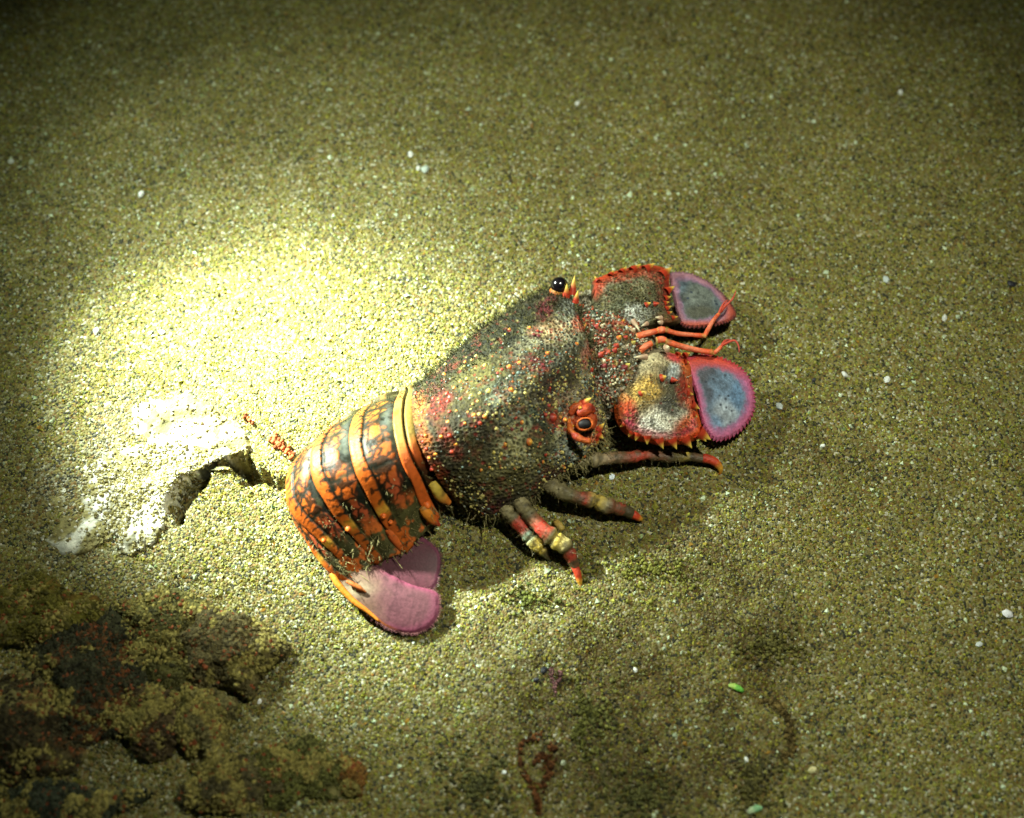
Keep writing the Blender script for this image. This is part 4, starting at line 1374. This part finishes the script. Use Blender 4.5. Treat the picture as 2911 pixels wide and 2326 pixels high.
antennule([([(1808, 958, .18), (1840, 948, .19), (1872, 940, .19)], [13, 13, 11]), ([(1870, 940, .19), (1882, 938, .192), (1892, 938, .192)], [14, 15, 12]), ([(1888, 937, .19), (1925, 948, .18), (1965, 952, .172), (2003, 955, .165)], [11, 10, 9, 10]),
           ([(2000, 960, .165), (2014, 935, .165), (2030, 908, .17), (2046, 890, .17)], [9, 9, 8, 7])],
          [[(2044, 892, .17), (2052, 872, .18), (2060, 860, .18), (2070, 852, .18)], [(2048, 888, .17), (2064, 868, .185), (2082, 850, .195), (2093, 826, .20)], [(2050, 885, .17), (2058, 870, .17), (2068, 864, .17)]], "upper antennule bent across the dusky flap")
antennule([([(1818, 1000, .17), (1835, 985, .18), (1856, 974, .185)], [14, 13, 11]), ([(1866, 968, .19), (1882, 965, .19), (1894, 968, .19)], [14, 14, 12]), ([(1890, 970, .185), (1935, 984, .175), (1985, 996, .165), (2030, 1003, .16)], [13, 12, 11, 12]),
           ([(2026, 1006, .16), (2040, 996, .162), (2052, 984, .165)], [9, 8, 7])],
          [[(2050, 986, .165), (2060, 970, .17), (2072, 966, .17), (2078, 970, .17)], [(2054, 982, .165), (2072, 972, .175), (2090, 969, .18), (2100, 985, .18), (2101, 1003, .18)]], "lower antennule with a curled tip above the blue grey flap")


# ---- legs -------------------------------------------------------------
def leg(pts, rad, st, lab, flat=0.85, claw=None, joints=(.20, .60, .80)):
    mb = MB()
    w = [P(*q) for q in pts]
    tq = np.linspace(0, 1, 90)
    rq = np.interp(tq, np.linspace(0, 1, len(rad)), rad)
    for tj in joints:
        rq = rq * (1 - 0.22 * np.exp(-((tq - tj) / .014) ** 2) + 0.09 * np.exp(-((tq - tj + .045) / .03) ** 2) + 0.10 * np.exp(-((tq - tj - .04) / .025) ** 2))
    rad = list(rq)

    def cf(t, a, v):
        n = fbm(v, 25, 61, 4)
        c = stops(t + 0.06 * (n - 0.5), st)
        return mixc(c, np.array((0.07, 0.055, 0.025)), 0.8 * sm(0.47, 0.66, fbm(v, 45, 62, 4)))
    tube(mb, w, [1.12 * x / 910 for x in rad], cf, 110, 20, flat, 0.014, 9)
    # short hairs
    P_ = arcresample(w, 60)
    for k in range(150):
        i = rng.integers(3, 50)
        r = np.interp(i / 59, np.linspace(0, 1, len(rad)), rad) / 910
        d = rng.normal(size=3)
        d /= np.linalg.norm(d)
        strand(mb, P_[i] + d * r * 0.8, d, 0.016 * rng.uniform(.5, 1.3), 0.0014, (0.15, 0.12, 0.05), 0.4, 2)
    o = mb.build("leg", M_LIMB, lob, ROOT)
    o["label"] = lab
    if claw:
        mb = MB()
        tube(mb, [P(*q) for q in claw[0]], [x / 910 for x in claw[1]], lambda t, a, v: stops(t, [(0, (0.40, 0.035, 0.015)), (.5, (0.48, 0.05, 0.015)), (.75, (0.55, 0.30, 0.03)), (1, (0.50, 0.13, 0.015))]), 40, 14, 0.9)
        mb.build("claw", M_LIMB, o, ROOT)
    return o


GR, RD, YE, CRM, DK, BR = (0.12, 0.10, 0.045), (0.42, 0.045, 0.025), (0.50, 0.36, 0.06), (0.24, 0.20, 0.10), (0.055, 0.04, 0.018), (0.16, 0.06, 0.03)
leg([(1590, 1330, .07), (1640, 1312, .075), (1700, 1306, .07), (1780, 1300, .06), (1850, 1294, .05), (1905, 1300, .04), (1965, 1300, .035), (2005, 1303, .035)], [17, 19, 17, 15, 13, 13, 12, 11],
    [(0, GR), (.2, CRM), (.3, (0.30, 0.22, 0.12)), (.45, BR), (.55, RD), (.65, BR), (.78, DK), (.86, YE), (.9, DK), (1, BR)], "foremost leg stretched forward under the lower antenna", 0.8,
    ([(1995, 1302, .035), (2015, 1306, .032), (2034, 1315, .028), (2047, 1332, .018), (2046, 1352, .004)], [13, 13, 12, 9, 2]))
leg([(1535, 1365, .07), (1562, 1378, .085), (1600, 1400, .08), (1645, 1415, .07), (1690, 1424, .062), (1722, 1436, .058), (1765, 1448, .045), (1800, 1462, .03)], [18, 20, 19, 17, 18, 20, 16, 13],
    [(0, GR), (.2, CRM), (.35, GR), (.44, BR), (.5, RD), (.56, (0.4, 0.28, 0.08)), (.64, YE), (.70, CRM), (.76, BR), (.84, RD), (.90, DK), (1, DK)], "second leg reaching right with a yellow knee", 0.85,
    ([(1790, 1456, .032), (1808, 1468, .025), (1820, 1475, .015), (1826, 1474, .004)], [13, 12, 9, 3]))
leg([(1468, 1418, .07), (1484, 1436, .085), (1510, 1470, .085), (1545, 1508, .08), (1580, 1535, .07), (1602, 1550, .06), (1622, 1580, .045), (1638, 1615, .025)], [17, 18, 18, 18, 20, 21, 15, 11],
    [(0, GR), (.12, CRM), (.26, GR), (.34, (0.3, 0.1, 0.05)), (.40, RD), (.50, RD), (.55, GR), (.63, YE), (.72, (0.6, 0.5, 0.2)), (.78, DK), (.86, RD), (.92, DK), (1, BR)], "third leg pointing down right with a yellow knee", 0.85,
    ([(1632, 1605, .03), (1642, 1630, .022), (1647, 1650, .012), (1652, 1674, .002)], [11, 10, 8, 2]))
leg([(1425, 1440, .06), (1440, 1452, .075), (1462, 1478, .07), (1486, 1506, .062), (1508, 1530, .055), (1530, 1552, .045), (1548, 1572, .03), (1562, 1590, .01)], [15, 16, 16, 16, 17, 17, 12, 5],
    [(0, GR), (.15, CRM), (.27, GR), (.33, RD), (.48, RD), (.54, (0.14, 0.20, 0.15)), (.62, (0.2, 0.22, 0.12)), (.68, YE), (.80, YE), (.88, DK), (1, DK)], "hindmost leg close beside the third leg with a yellow knee", 0.85)
mb = MB()
tube(mb, [P(1600, 1508, .05), P(1585, 1490, .045), P(1578, 1488, .03), P(1572, 1500, .02)], [.009, .012, .011, .006], lambda t, a, v: stops(t, [(0, (0.4, 0.28, 0.06)), (1, (0.25, 0.13, 0.03))]), 24, 10)
mb.build("leg_spur", M_LIMB, lob, ROOT)

# ---- abdomen -----------------------------------------------------------
E = [
    [(1195, 1100, .06), (1190, 1150, .17), (1200, 1230, .225), (1225, 1300, .21), (1262, 1375, .14), (1292, 1440, .05)],
    [(1138, 1112, .07), (1122, 1150, .17), (1119, 1207, .235), (1130, 1272, .255), (1148, 1324, .24), (1174, 1375, .20), (1194, 1430, .13), (1232, 1492, .05)],
    [(1036, 1160, .07), (1008, 1190, .16), (996, 1235, .215), (999, 1285, .24), (1014, 1345, .24), (1041, 1397, .21), (1065, 1445, .17), (1095, 1494, .12), (1156, 1570, .045)],
    [(948, 1215, .06), (915, 1240, .13), (892, 1275, .185), (886, 1325, .205), (896, 1372, .205), (922, 1418, .19), (957, 1472, .155), (1007, 1527, .11), (1070, 1604, .045)],
    [(862, 1292, .03), (836, 1318, .085), (820, 1352, .12), (815, 1397, .14), (823, 1442, .145), (848, 1478, .14), (895, 1522, .12), (950, 1574, .09), (1012, 1640, .04)],
    [(852, 1330, .0), (832, 1360, .03), (822, 1400, .055), (827, 1452, .075), (844, 1494, .082), (869, 1531, .082), (900, 1582, .075), (945, 1632, .06), (1003, 1662, .04)],
]
NV = 26
EW = []
for e in E:
    w = np.array([P(*q) for q in e])
    w0 = w[0] + (w[len(w) // 2] - w[0]) * np.array([.25, .25, 0])
    w0[2] = -0.03
    w1 = w[-1] + (w[len(w) // 2] - w[-1]) * np.array([.12, .12, 0])
    w1[2] = max(0.0, w[-1][2] - .04)
    a = arcresample(w, NV)
    EW.append(np.concatenate([w0[None], a, w1[None]]))


def tergite(k):
    F, Rr = EW[k].copy(), EW[k + 1].copy()
    # front dives beneath the plate ahead of it, rear edge is a raised lip
    fr = F + (F - Rr) * np.array([.10, .10, 0])
    fr[:, 2] -= 0.020
    rws = [fr, F - np.array([0, 0, .009])]
    for t in (0.3, 0.6, 0.85):
        b = F * (1 - t) + Rr * t
        b[:, 2] += 0.010 * math.sin(t * math.pi) + 0.004 * t
        rws.append(b)
    e = Rr.copy()
    e[:, 2] += 0.003
    rws.append(e)
    e2 = Rr + (Rr - F) * np.array([.015, .015, 0])
    e2[:, 2] -= 0.012
    rws.append(e2)
    e3 = Rr + (F - Rr) * np.array([.05, .05, 0])
    e3[:, 2] -= 0.032
    rws.append(e3)
    g = cr(np.array(rws), 120)
    g = cr(g.transpose(1, 0, 2), 380).transpose(1, 0, 2)
    n = gridnormals(g)
    u = (np.linspace(0, len(rws) - 1, 120) - 1) / 4.0     # 0 at the plate ahead, 1 at the rear lip
    u = np.broadcast_to(u[:, None], g.shape[:2])
    vv = np.broadcast_to(np.linspace(0, 1, 380)[None], g.shape[:2])
    s1 = fbm(g, 16, 400 + k, 4)
    s2 = fbm(g, 45, 410 + k, 4)
    f1, f2, rid = voro(g, 36, 420 + k)
    crackw = f2 - f1
    px, py = proj(g)
    dark = np.array((0.006, 0.007, 0.003))
    olive = mixc(dark, (0.035, 0.034, 0.010), sm(0.45, 0.65, s2))
    ry = sm(0.25, 0.75, vv)
    orange = mixc((0.19, 0.072, 0.009), (0.48, 0.095, 0.010), sm(0.2, 0.62, vv))  # far side painted darker to offset torch light, near side stronger for shade
    orange = mixc(orange, (0.22, 0.11, 0.02), 0.55 * sm(0.50, 0.68, fbm(g, 9, 430 + k, 3)) * (1 - ry))
    orange = mixc(orange, (0.44, 0.07, 0.010), 0.6 * sm(0.60, 0.70, fbm(g, 8, 440 + k, 3)))
    c = olive
    uw = u + 0.10 * (s1 - 0.5)
    if k == 0:
        cream = mixc((0.22, 0.145, 0.035), (0.55, 0.10, 0.015), sm(0.50, 0.62, vv + 0.10 * (s1 - 0.5)))
        red = np.exp(-((vv - 0.33) / 0.03) ** 2) + 0.8 * np.exp(-((vv - 0.17) / 0.05) ** 2)
        cream = mixc(cream, (0.60, 0.09, 0.015), np.clip(red, 0, 1) * sm(0.62, 0.7, u))
        groove = np.exp(-((u - 0.50 - 0.03 * (s1 - .5)) / 0.045) ** 2)
        c = mixc(cream, olive, sm(0.05, -0.02, u))
        wide = sm(0.55, 0.7, vv)
        c = mixc(c, dark, np.clip(groove + wide * (u < 0.5) * 0.95, 0, 1))
        c = mixc(c, (0.20, 0.06, 0.02), 0.7 * sm(0.93, 0.99, vv))
        disp = -0.012 * groove - 0.010 * wide * (u < .5)
    else:
        # orange rear band, a dark seam, then rounded orange lobes on dark olive
        band = sm(0.60, 0.64, uw) * sm(1.06, 1.0, u)
        seam = np.exp(-((uw - 0.60) / 0.042) ** 2) * sm(0.08, 0.16, vv)
        vw_ = vv * 25 + 1.6 * (s1 - 0.5) + 1.4 * (s2 - 0.5) + k * 7.3
        lobe_noise = vnoise(np.stack([vv * 9 + k * 3.1, u * 1.2, u * 0], -1), 1.0, 450 + k)
        lobe_len = 0.15 + 0.34 * lobe_noise - 0.18 * sm(0.62, 0.75, vv)
        gap = np.exp(-((((vv * 8.5 + 0.45 * s1 + k * .37) % 1.0) - 0.5) / 0.14) ** 2)
        lobes = sm(lobe_len + 0.04, lobe_len - 0.02, np.abs(uw - 0.50)) * (uw < 0.60) * (1 - 0.95 * gap) * sm(0.05, .12, uw)
        low = sm(0.60, 0.68, vv)
        patchy = sm(0.06, 0.02, np.abs(uw - 0.33) - 0.16 * (1 - ((vv * 5.2 + .3 * k) % 1 - .5) ** 2 * 3.2)) * low
        lobes = lobes * sm(-0.02, 0.03, lobe_len - np.abs(uw - 0.5) - 0.05 * (np.cos(vw_ * 6.283 * 0.8) * .5 + .5))
        lobes = np.clip(lobes * (1 - low) + patchy * 0.9, 0, 1)
        salmon = mixc(orange, (0.40, 0.07, 0.03), 0.8 * low)
        c = mixc(c, salmon, lobes)
        q3 = np.stack([vw_ * 0.62, uw * 4.2 + 0.8 * (s2 - .5), uw * 0 + k], -1)
        e1, e2, er = voro(q3, 1.0, 480 + k)
        net = sm(0.20, 0.08, e2 - e1) * (uw < 0.58)
        c = mixc(c, dark, 0.9 * net)
        c = mixc(c, orange, band)
        # short branching cracks running in from the seam
        cell = np.floor(vw_)
        rl = _hash(cell, cell * 0 + k, cell * 0, 77)
        off_ = np.abs(vw_ - cell - 0.5)
        behind = uw - 0.60
        ln_ = np.where(behind > 0, 0.10 + 0.24 * rl, 0.10 + 0.24 * _hash(cell, cell * 0 + k, cell * 0, 78))
        ticks = sm(0.25, 0.14, off_ + 0.08 * np.abs(behind) / ln_) * (np.abs(behind) < ln_) * (rl > 0.12)
        c = mixc(c, dark, np.clip(0.95 * seam + 0.85 * ticks, 0, 1))
        # pale fluff in front
        fluff = np.exp(-((uw - 0.14) / 0.09) ** 2) * np.exp(-((vv - 0.36) / 0.13) ** 2) * sm(0.42, 0.6, s2 + 0.12)
        c = mixc(c, (0.09, 0.10, 0.085), 0.8 * fluff)
        # pleuron end: red and yellow flecks on olive
        pl = sm(0.70, 0.82, vv)
        fle = mixc(mixc(dark, (0.10, 0.09, 0.03), s2), (0.48, 0.11, 0.02), sm(0.50, 0.60, fbm(g, 24, 460 + k, 3)))
        c = mixc(c, fle, pl * (1 - 0.75 * band))
        c = mixc(c, (0.62, 0.34, 0.04), 0.8 * np.exp(-((vv - 0.74) / 0.025) ** 2) * band)
        disp = 0.004 * band + 0.0012 * lobes - 0.002 * seam
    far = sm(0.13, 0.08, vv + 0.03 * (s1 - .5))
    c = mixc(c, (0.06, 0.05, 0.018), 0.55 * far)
    disp = disp + 0.002 * (s2 - 0.5)
    g2 = g + n * disp[..., None]
    return child("abdomen_segment", g2, gridfaces(*g.shape[:2]), c, M_SHELL), g2, n, u, vv


SEGS = [tergite(k) for k in range(5)]
KR = cone_mesh("knob", 12, 7, 2.0, (0.55, 0.10, 0.01), (0.72, 0.14, 0.015))
for si, x, y, r in ((0, 1213, 1437, 13), (1, 1090, 1467, 10), (2, 990, 1504, 9), (0, 1225, 1462, 8), (1, 1110, 1485, 8), (3, 920, 1537, 7)):
    so, g2, n, u, vv = SEGS[si]
    px, py = proj(g2)
    d = (px - x) ** 2 + (py - y) ** 2 + np.where(((CP - g2) * n).sum(-1) > 0.1, 0, 1e9)
    i = np.unravel_index(np.argmin(d), d.shape)
    place_on(KR, "knob", g2[i], n[i], r / 910, r * 1.2 / 910, so)


# pleuron spurs: pointed orange tips along the near side
def spur(pts, rad, so, c0, c1):
    mb = MB()
    tube(mb, [P(*q) for q in pts], [x / 910 for x in rad], lambda t, a, v: mixc(mixc(c0, c1, sm(.2, .9, t)), np.array((0.08, 0.06, 0.02)), .6 * sm(.55, .7, fbm(v, 40, 3))), 36, 12, .7, .008, 2)
    mb.build("spur", M_SHELL, so, ROOT)


spur([(1226, 1372, .165), (1240, 1392, .15), (1256, 1412, .12), (1280, 1432, .09)], [12, 16, 15, 7], SEGS[0][0], (0.46, 0.32, 0.05), (0.45, 0.13, 0.02))
spur([(1200, 1440, .12), (1218, 1466, .10), (1236, 1482, .07), (1250, 1494, .045)], [12, 14, 12, 5], SEGS[0][0], (0.6, 0.2, 0.02), (0.42, 0.05, 0.02))
spur([(1104, 1500, .11), (1122, 1530, .085), (1142, 1556, .06), (1160, 1574, .04)], [12, 14, 12, 4], SEGS[1][0], (0.5, 0.10, 0.02), (0.62, 0.12, 0.02))
spur([(1022, 1554, .085), (1040, 1572, .07), (1056, 1588, .055), (1074, 1606, .04)], [11, 14, 13, 4], SEGS[2][0], (0.5, 0.12, 0.03), (0.60, 0.17, 0.04))
spur([(966, 1590, .075), (985, 1604, .065), (1000, 1620, .05), (1014, 1638, .035)], [11, 14, 12, 4], SEGS[3][0], (0.5, 0.14, 0.03), (0.55, 0.16, 0.04))
spur([(960, 1620, .065), (980, 1634, .055), (996, 1648, .04), (1006, 1656, .03)], [9, 12, 10, 3], SEGS[4][0], (0.2, 0.15, 0.04), (0.3, 0.2, 0.05))

# ---- tail fan -----------------------------------------------------------
LOBE_L = [(935, 1612), (945, 1640), (965, 1670), (1005, 1711), (1041, 1738), (1080, 1770), (1106, 1786), (1146, 1799), (1185, 1799), (1222, 1783), (1246, 1750), (1250, 1713), (1238, 1682), (1160, 1656), (1060, 1610), (980, 1595)]
LOBE_U = [(1000, 1600), (1040, 1650), (1120, 1680), (1200, 1684), (1236, 1668), (1247, 1635), (1253, 1596), (1244, 1562), (1205, 1530), (1140, 1500), (1060, 1540)]


def fan_l(px, py, r, w):
    n = fbm(w, 26, 500, 4)
    c = mixc((0.135, 0.046, 0.060), (0.165, 0.095, 0.065), sm(1120, 1020, px + 60 * (n - .5)))
    c = mixc(c, (0.24, 0.05, 0.10), 0.7 * sm(0.7, 0.95, r) * sm(1050, 1150, px))
    c = mixc(c, (0.40, 0.34, 0.22), 0.7 * np.exp(-(((px - 1005) / 45) ** 2 + ((py - 1676) / 20) ** 2)))
    e = sm(0.86, 0.95, r + 0.05 * (n - .5)) * sm(1150, 1060, px) * (py > 1600 + 0.35 * (px - 935))
    c = mixc(c, (0.66, 0.17, 0.02), e)
    c = mixc(c, (0.10, 0.03, 0.06), 0.8 * sm(0.97, 1.0, r) * sm(1080, 1130, px))
    st_ = sm(0.5, 0.64, vnoise(np.stack([px * 0.10 + py * 0.03, py * 0.012 - px * 0.01, px * 0], -1), 1.0, 5))
    st2 = fbm(np.stack([px * 0.16 + py * 0.05, py * 0.02 - px * 0.016, px * 0], -1), 1.0, 8, 3)
    c = c * (0.85 + 0.3 * st2)[..., None]
    c = mixc(c, c * 0.55, 0.5 * sm(.60, .7, fbm(w, 60, 9, 3)))
    return mixc(c, c * 0.8, 0.4 * st_), np.zeros(px.shape)


def fan_u(px, py, r, w):
    n = fbm(w, 26, 501, 4)
    c = mixc((0.065, 0.014, 0.024), (0.09, 0.022, 0.032), n)  # maroon lowered so the colour itself carries the body's shadow
    return mixc(c, (0.20, 0.05, 0.10), 0.6 * sm(.85, 1, r)), np.zeros(px.shape)


zfl = lambda x, y: .052 - 0.00012 * (y - 1640) - 0.00002 * (x - 1000)
zfu = lambda x, y: .040 + 0 * x
v, f, c, T = plate(LOBE_U, (1150, 1600), zfu, .010, .005, fan_u, n_a=260)
fanU_T = T
fanU = child("tail_fan", v, f, c, M_FAN)
fanU["label"] = "maroon upper lobe of the tail fan"
v, f, c, T = plate(LOBE_L, (1110, 1705), zfl, .012, .005, fan_l, n_a=320)
fanL_T = T
fanL = child("tail_fan", v, f, c, M_FAN)
fanL["label"] = "pink lower lobe of the tail fan with an orange edge"
mb = MB()
tube(mb, [P(942, 1630, .062), P(962, 1662, .06), P(1002, 1706, .05), P(1045, 1738, .042), P(1078, 1766, .036)], [.009, .009, .008, .007, .003], lambda t, a, v: mixc((0.68, 0.17, 0.015), (0.62, 0.26, 0.03), fbm(v, 25, 3)), 70, 10, .8, .004, 3)
tube(mb, [P(985, 1652, .07), P(1005, 1662, .07), P(1024, 1672, .068), P(1042, 1684, .062)], [.005, .007, .006, .002], lambda t, a, v: mixc((0.50, 0.08, 0.02), (0.5, 0.2, 0.05), fbm(v, 25, 3)), 40, 8, .8, .004, 3)
mb.build("fan_rib", M_SHELL, fanL, ROOT)

# ---- hairs and algae growing on the shell --------------------------------
mb = MB()
def hairs(samples, n, L, r, cols, spread=0.6, lean=(0, 0, 0), branch=0.0, bend=.35):
    for k in range(n):
        p, nn = samples[rng.integers(len(samples))]
        d = nn + rng.normal(0, spread, 3) * 0.5 + np.asarray(lean)
        c = np.array(cols[rng.integers(len(cols))]) * rng.uniform(.6, 1.4)
        l = L * rng.uniform(.4, 1.3)
        q_ = strand(mb, p - nn * 0.002, d, l, r, c, bend)
        while rng.random() < branch:
            strand(mb, q_, d + rng.normal(0, .8, 3), l * 0.5, r * .8, c, bend)


nrow, ncol = CG.shape[:2]
limb_s, top_s, low_s = [], [], []
for i in range(6, nrow - 30, 2):
    for j in range(10, ncol - 8, 3):
        fcos = ((CP - CV[i, j]) / np.linalg.norm(CP - CV[i, j]) * CN[i, j]).sum()
        if abs(fcos) < 0.30 and j < ncol // 2:
            limb_s.append((CV[i, j], CN[i, j]))
        if fcos > 0.15:
            top_s.append((CV[i, j], CN[i, j]))
        if j > ncol - 62 and fcos > -0.2:
            low_s.append((CV[i, j], CN[i, j]))
flank = [s for s in top_s if (proj(s[0])[1] - 1010) + 0.72 * (proj(s[0])[0] - 1400) < 0]
OLV = [(0.055, 0.055, 0.018), (0.09, 0.085, 0.03), (0.035, 0.035, 0.014)]
PAL2 = [(0.24, 0.20, 0.09), (0.16, 0.13, 0.05), (0.10, 0.085, 0.03)]
PAL3 = [(0.20, 0.17, 0.07), (0.15, 0.125, 0.05)]
hairs(limb_s, 190, .026, .0018, OLV, .7, (0, 0, .15), .7)
hairs(limb_s, 700, .013, .0016, OLV, .8)
hairs(flank, 1500, .014, .0016, [(0.03, 0.03, 0.009), (0.05, 0.048, 0.014), (0.02, 0.02, 0.007)], 1.2, FWD * .3)
hairs(top_s, 1700, .009, .0012, OLV + PAL2 + PAL3, 1.2, FWD * .4)
hairs(low_s, 90, .036, .0024, PAL3, .8, (0, -.5, -.7), .5)
hairs(low_s, 200, .018, .0018, PAL3 + PAL2, 1.0, (0, -.2, -.3), .3)
fz = mb.build("fuzz", M_HAIR, carap, ROOT)
fz["kind"] = "stuff"
for si, (so, g2, n, u, vv) in enumerate(SEGS):
    mb = MB()
    tip, far_, dk = [], [], []
    for i in range(15, 105, 3):
        for j in range(20, 372, 3):
            fcos = ((CP - g2[i, j]) / np.linalg.norm(CP - g2[i, j]) * n[i, j]).sum()
            if j > 318:
                tip.append((g2[i, j], n[i, j]))
            if fcos < .3 and j < 100:
                far_.append((g2[i, j], n[i, j]))
            if j > 240 and u[i, j] < .6:
                dk.append((g2[i, j], n[i, j]))
    hairs(tip, 22, .030, .0019, PAL3, .7, (0.1, -.5, -.6), .5)
    hairs(tip, 50, .012, .0014, PAL3 + PAL2, .9, (0, -.2, -.2), .2)
    hairs(dk, 110, .011, .0014, PAL3 + PAL2, 1.0)
    if far_:
        hairs(far_, 90, .011, .0014, OLV, .8)
    h_ = mb.build("hair_fringe", M_HAIR, so, ROOT)
    h_["kind"] = "stuff"
for nm, VV, NN, px_, py_, cond, par in (("fuzz", HV, HN, hpx, hpy, hf, head),):
    mb = MB()
    sam = [(VV[i, j], NN[i, j]) for i in range(4, VV.shape[0] - 40, 3) for j in range(15, VV.shape[1] - 15, 3) if cond[i, j]]
    hairs(sam, 700, .014, .0016, [(0.10, 0.08, 0.035), (0.13, 0.11, 0.05), (0.05, 0.045, 0.02)], 1.1, FWD * .5)
    o = mb.build(nm, M_HAIR, par, ROOT)
    o["kind"] = "stuff"

for T_, par, dens, cols in ((ant_uT, ant_u, 900, [(0.10, 0.085, 0.03), (0.055, 0.05, 0.02), (0.16, 0.14, 0.06)]), (ant_lT, ant_l, 450, [(0.12, 0.10, 0.05), (0.3, 0.27, 0.18), (0.06, 0.05, 0.03)])):
    nn = gridnormals(T_)
    sam = [(T_[i, j], nn[i, j]) for i in range(3, 58, 2) for j in range(0, T_.shape[1], 4)]
    mb = MB()
    hairs(sam, dens, .011, .0014, cols, 1.1, FWD * .6)
    o = mb.build("fuzz", M_HAIR, par, ROOT)
    o["kind"] = "stuff"

for T_, par, cl in ((fanU_T, fanU, [(0.12, 0.05, 0.06)]), (fanL_T, fanL, [(0.26, 0.12, 0.11), (0.22, 0.08, 0.09)])):
    mb = MB()
    cen_ = T_[0].mean(0)
    for k in range(620):
        i = rng.integers(T_.shape[1])
        p = T_[-1, i]
        d = (p - cen_) / np.linalg.norm(p - cen_) + rng.normal(0, .25, 3)
        strand(mb, p - d * .003, d, .010 * rng.uniform(.4, 1.2), .0011, cl[k % len(cl)], .2, 2)
    o = mb.build("fringe", M_HAIR, par, ROOT)
    o["kind"] = "stuff"
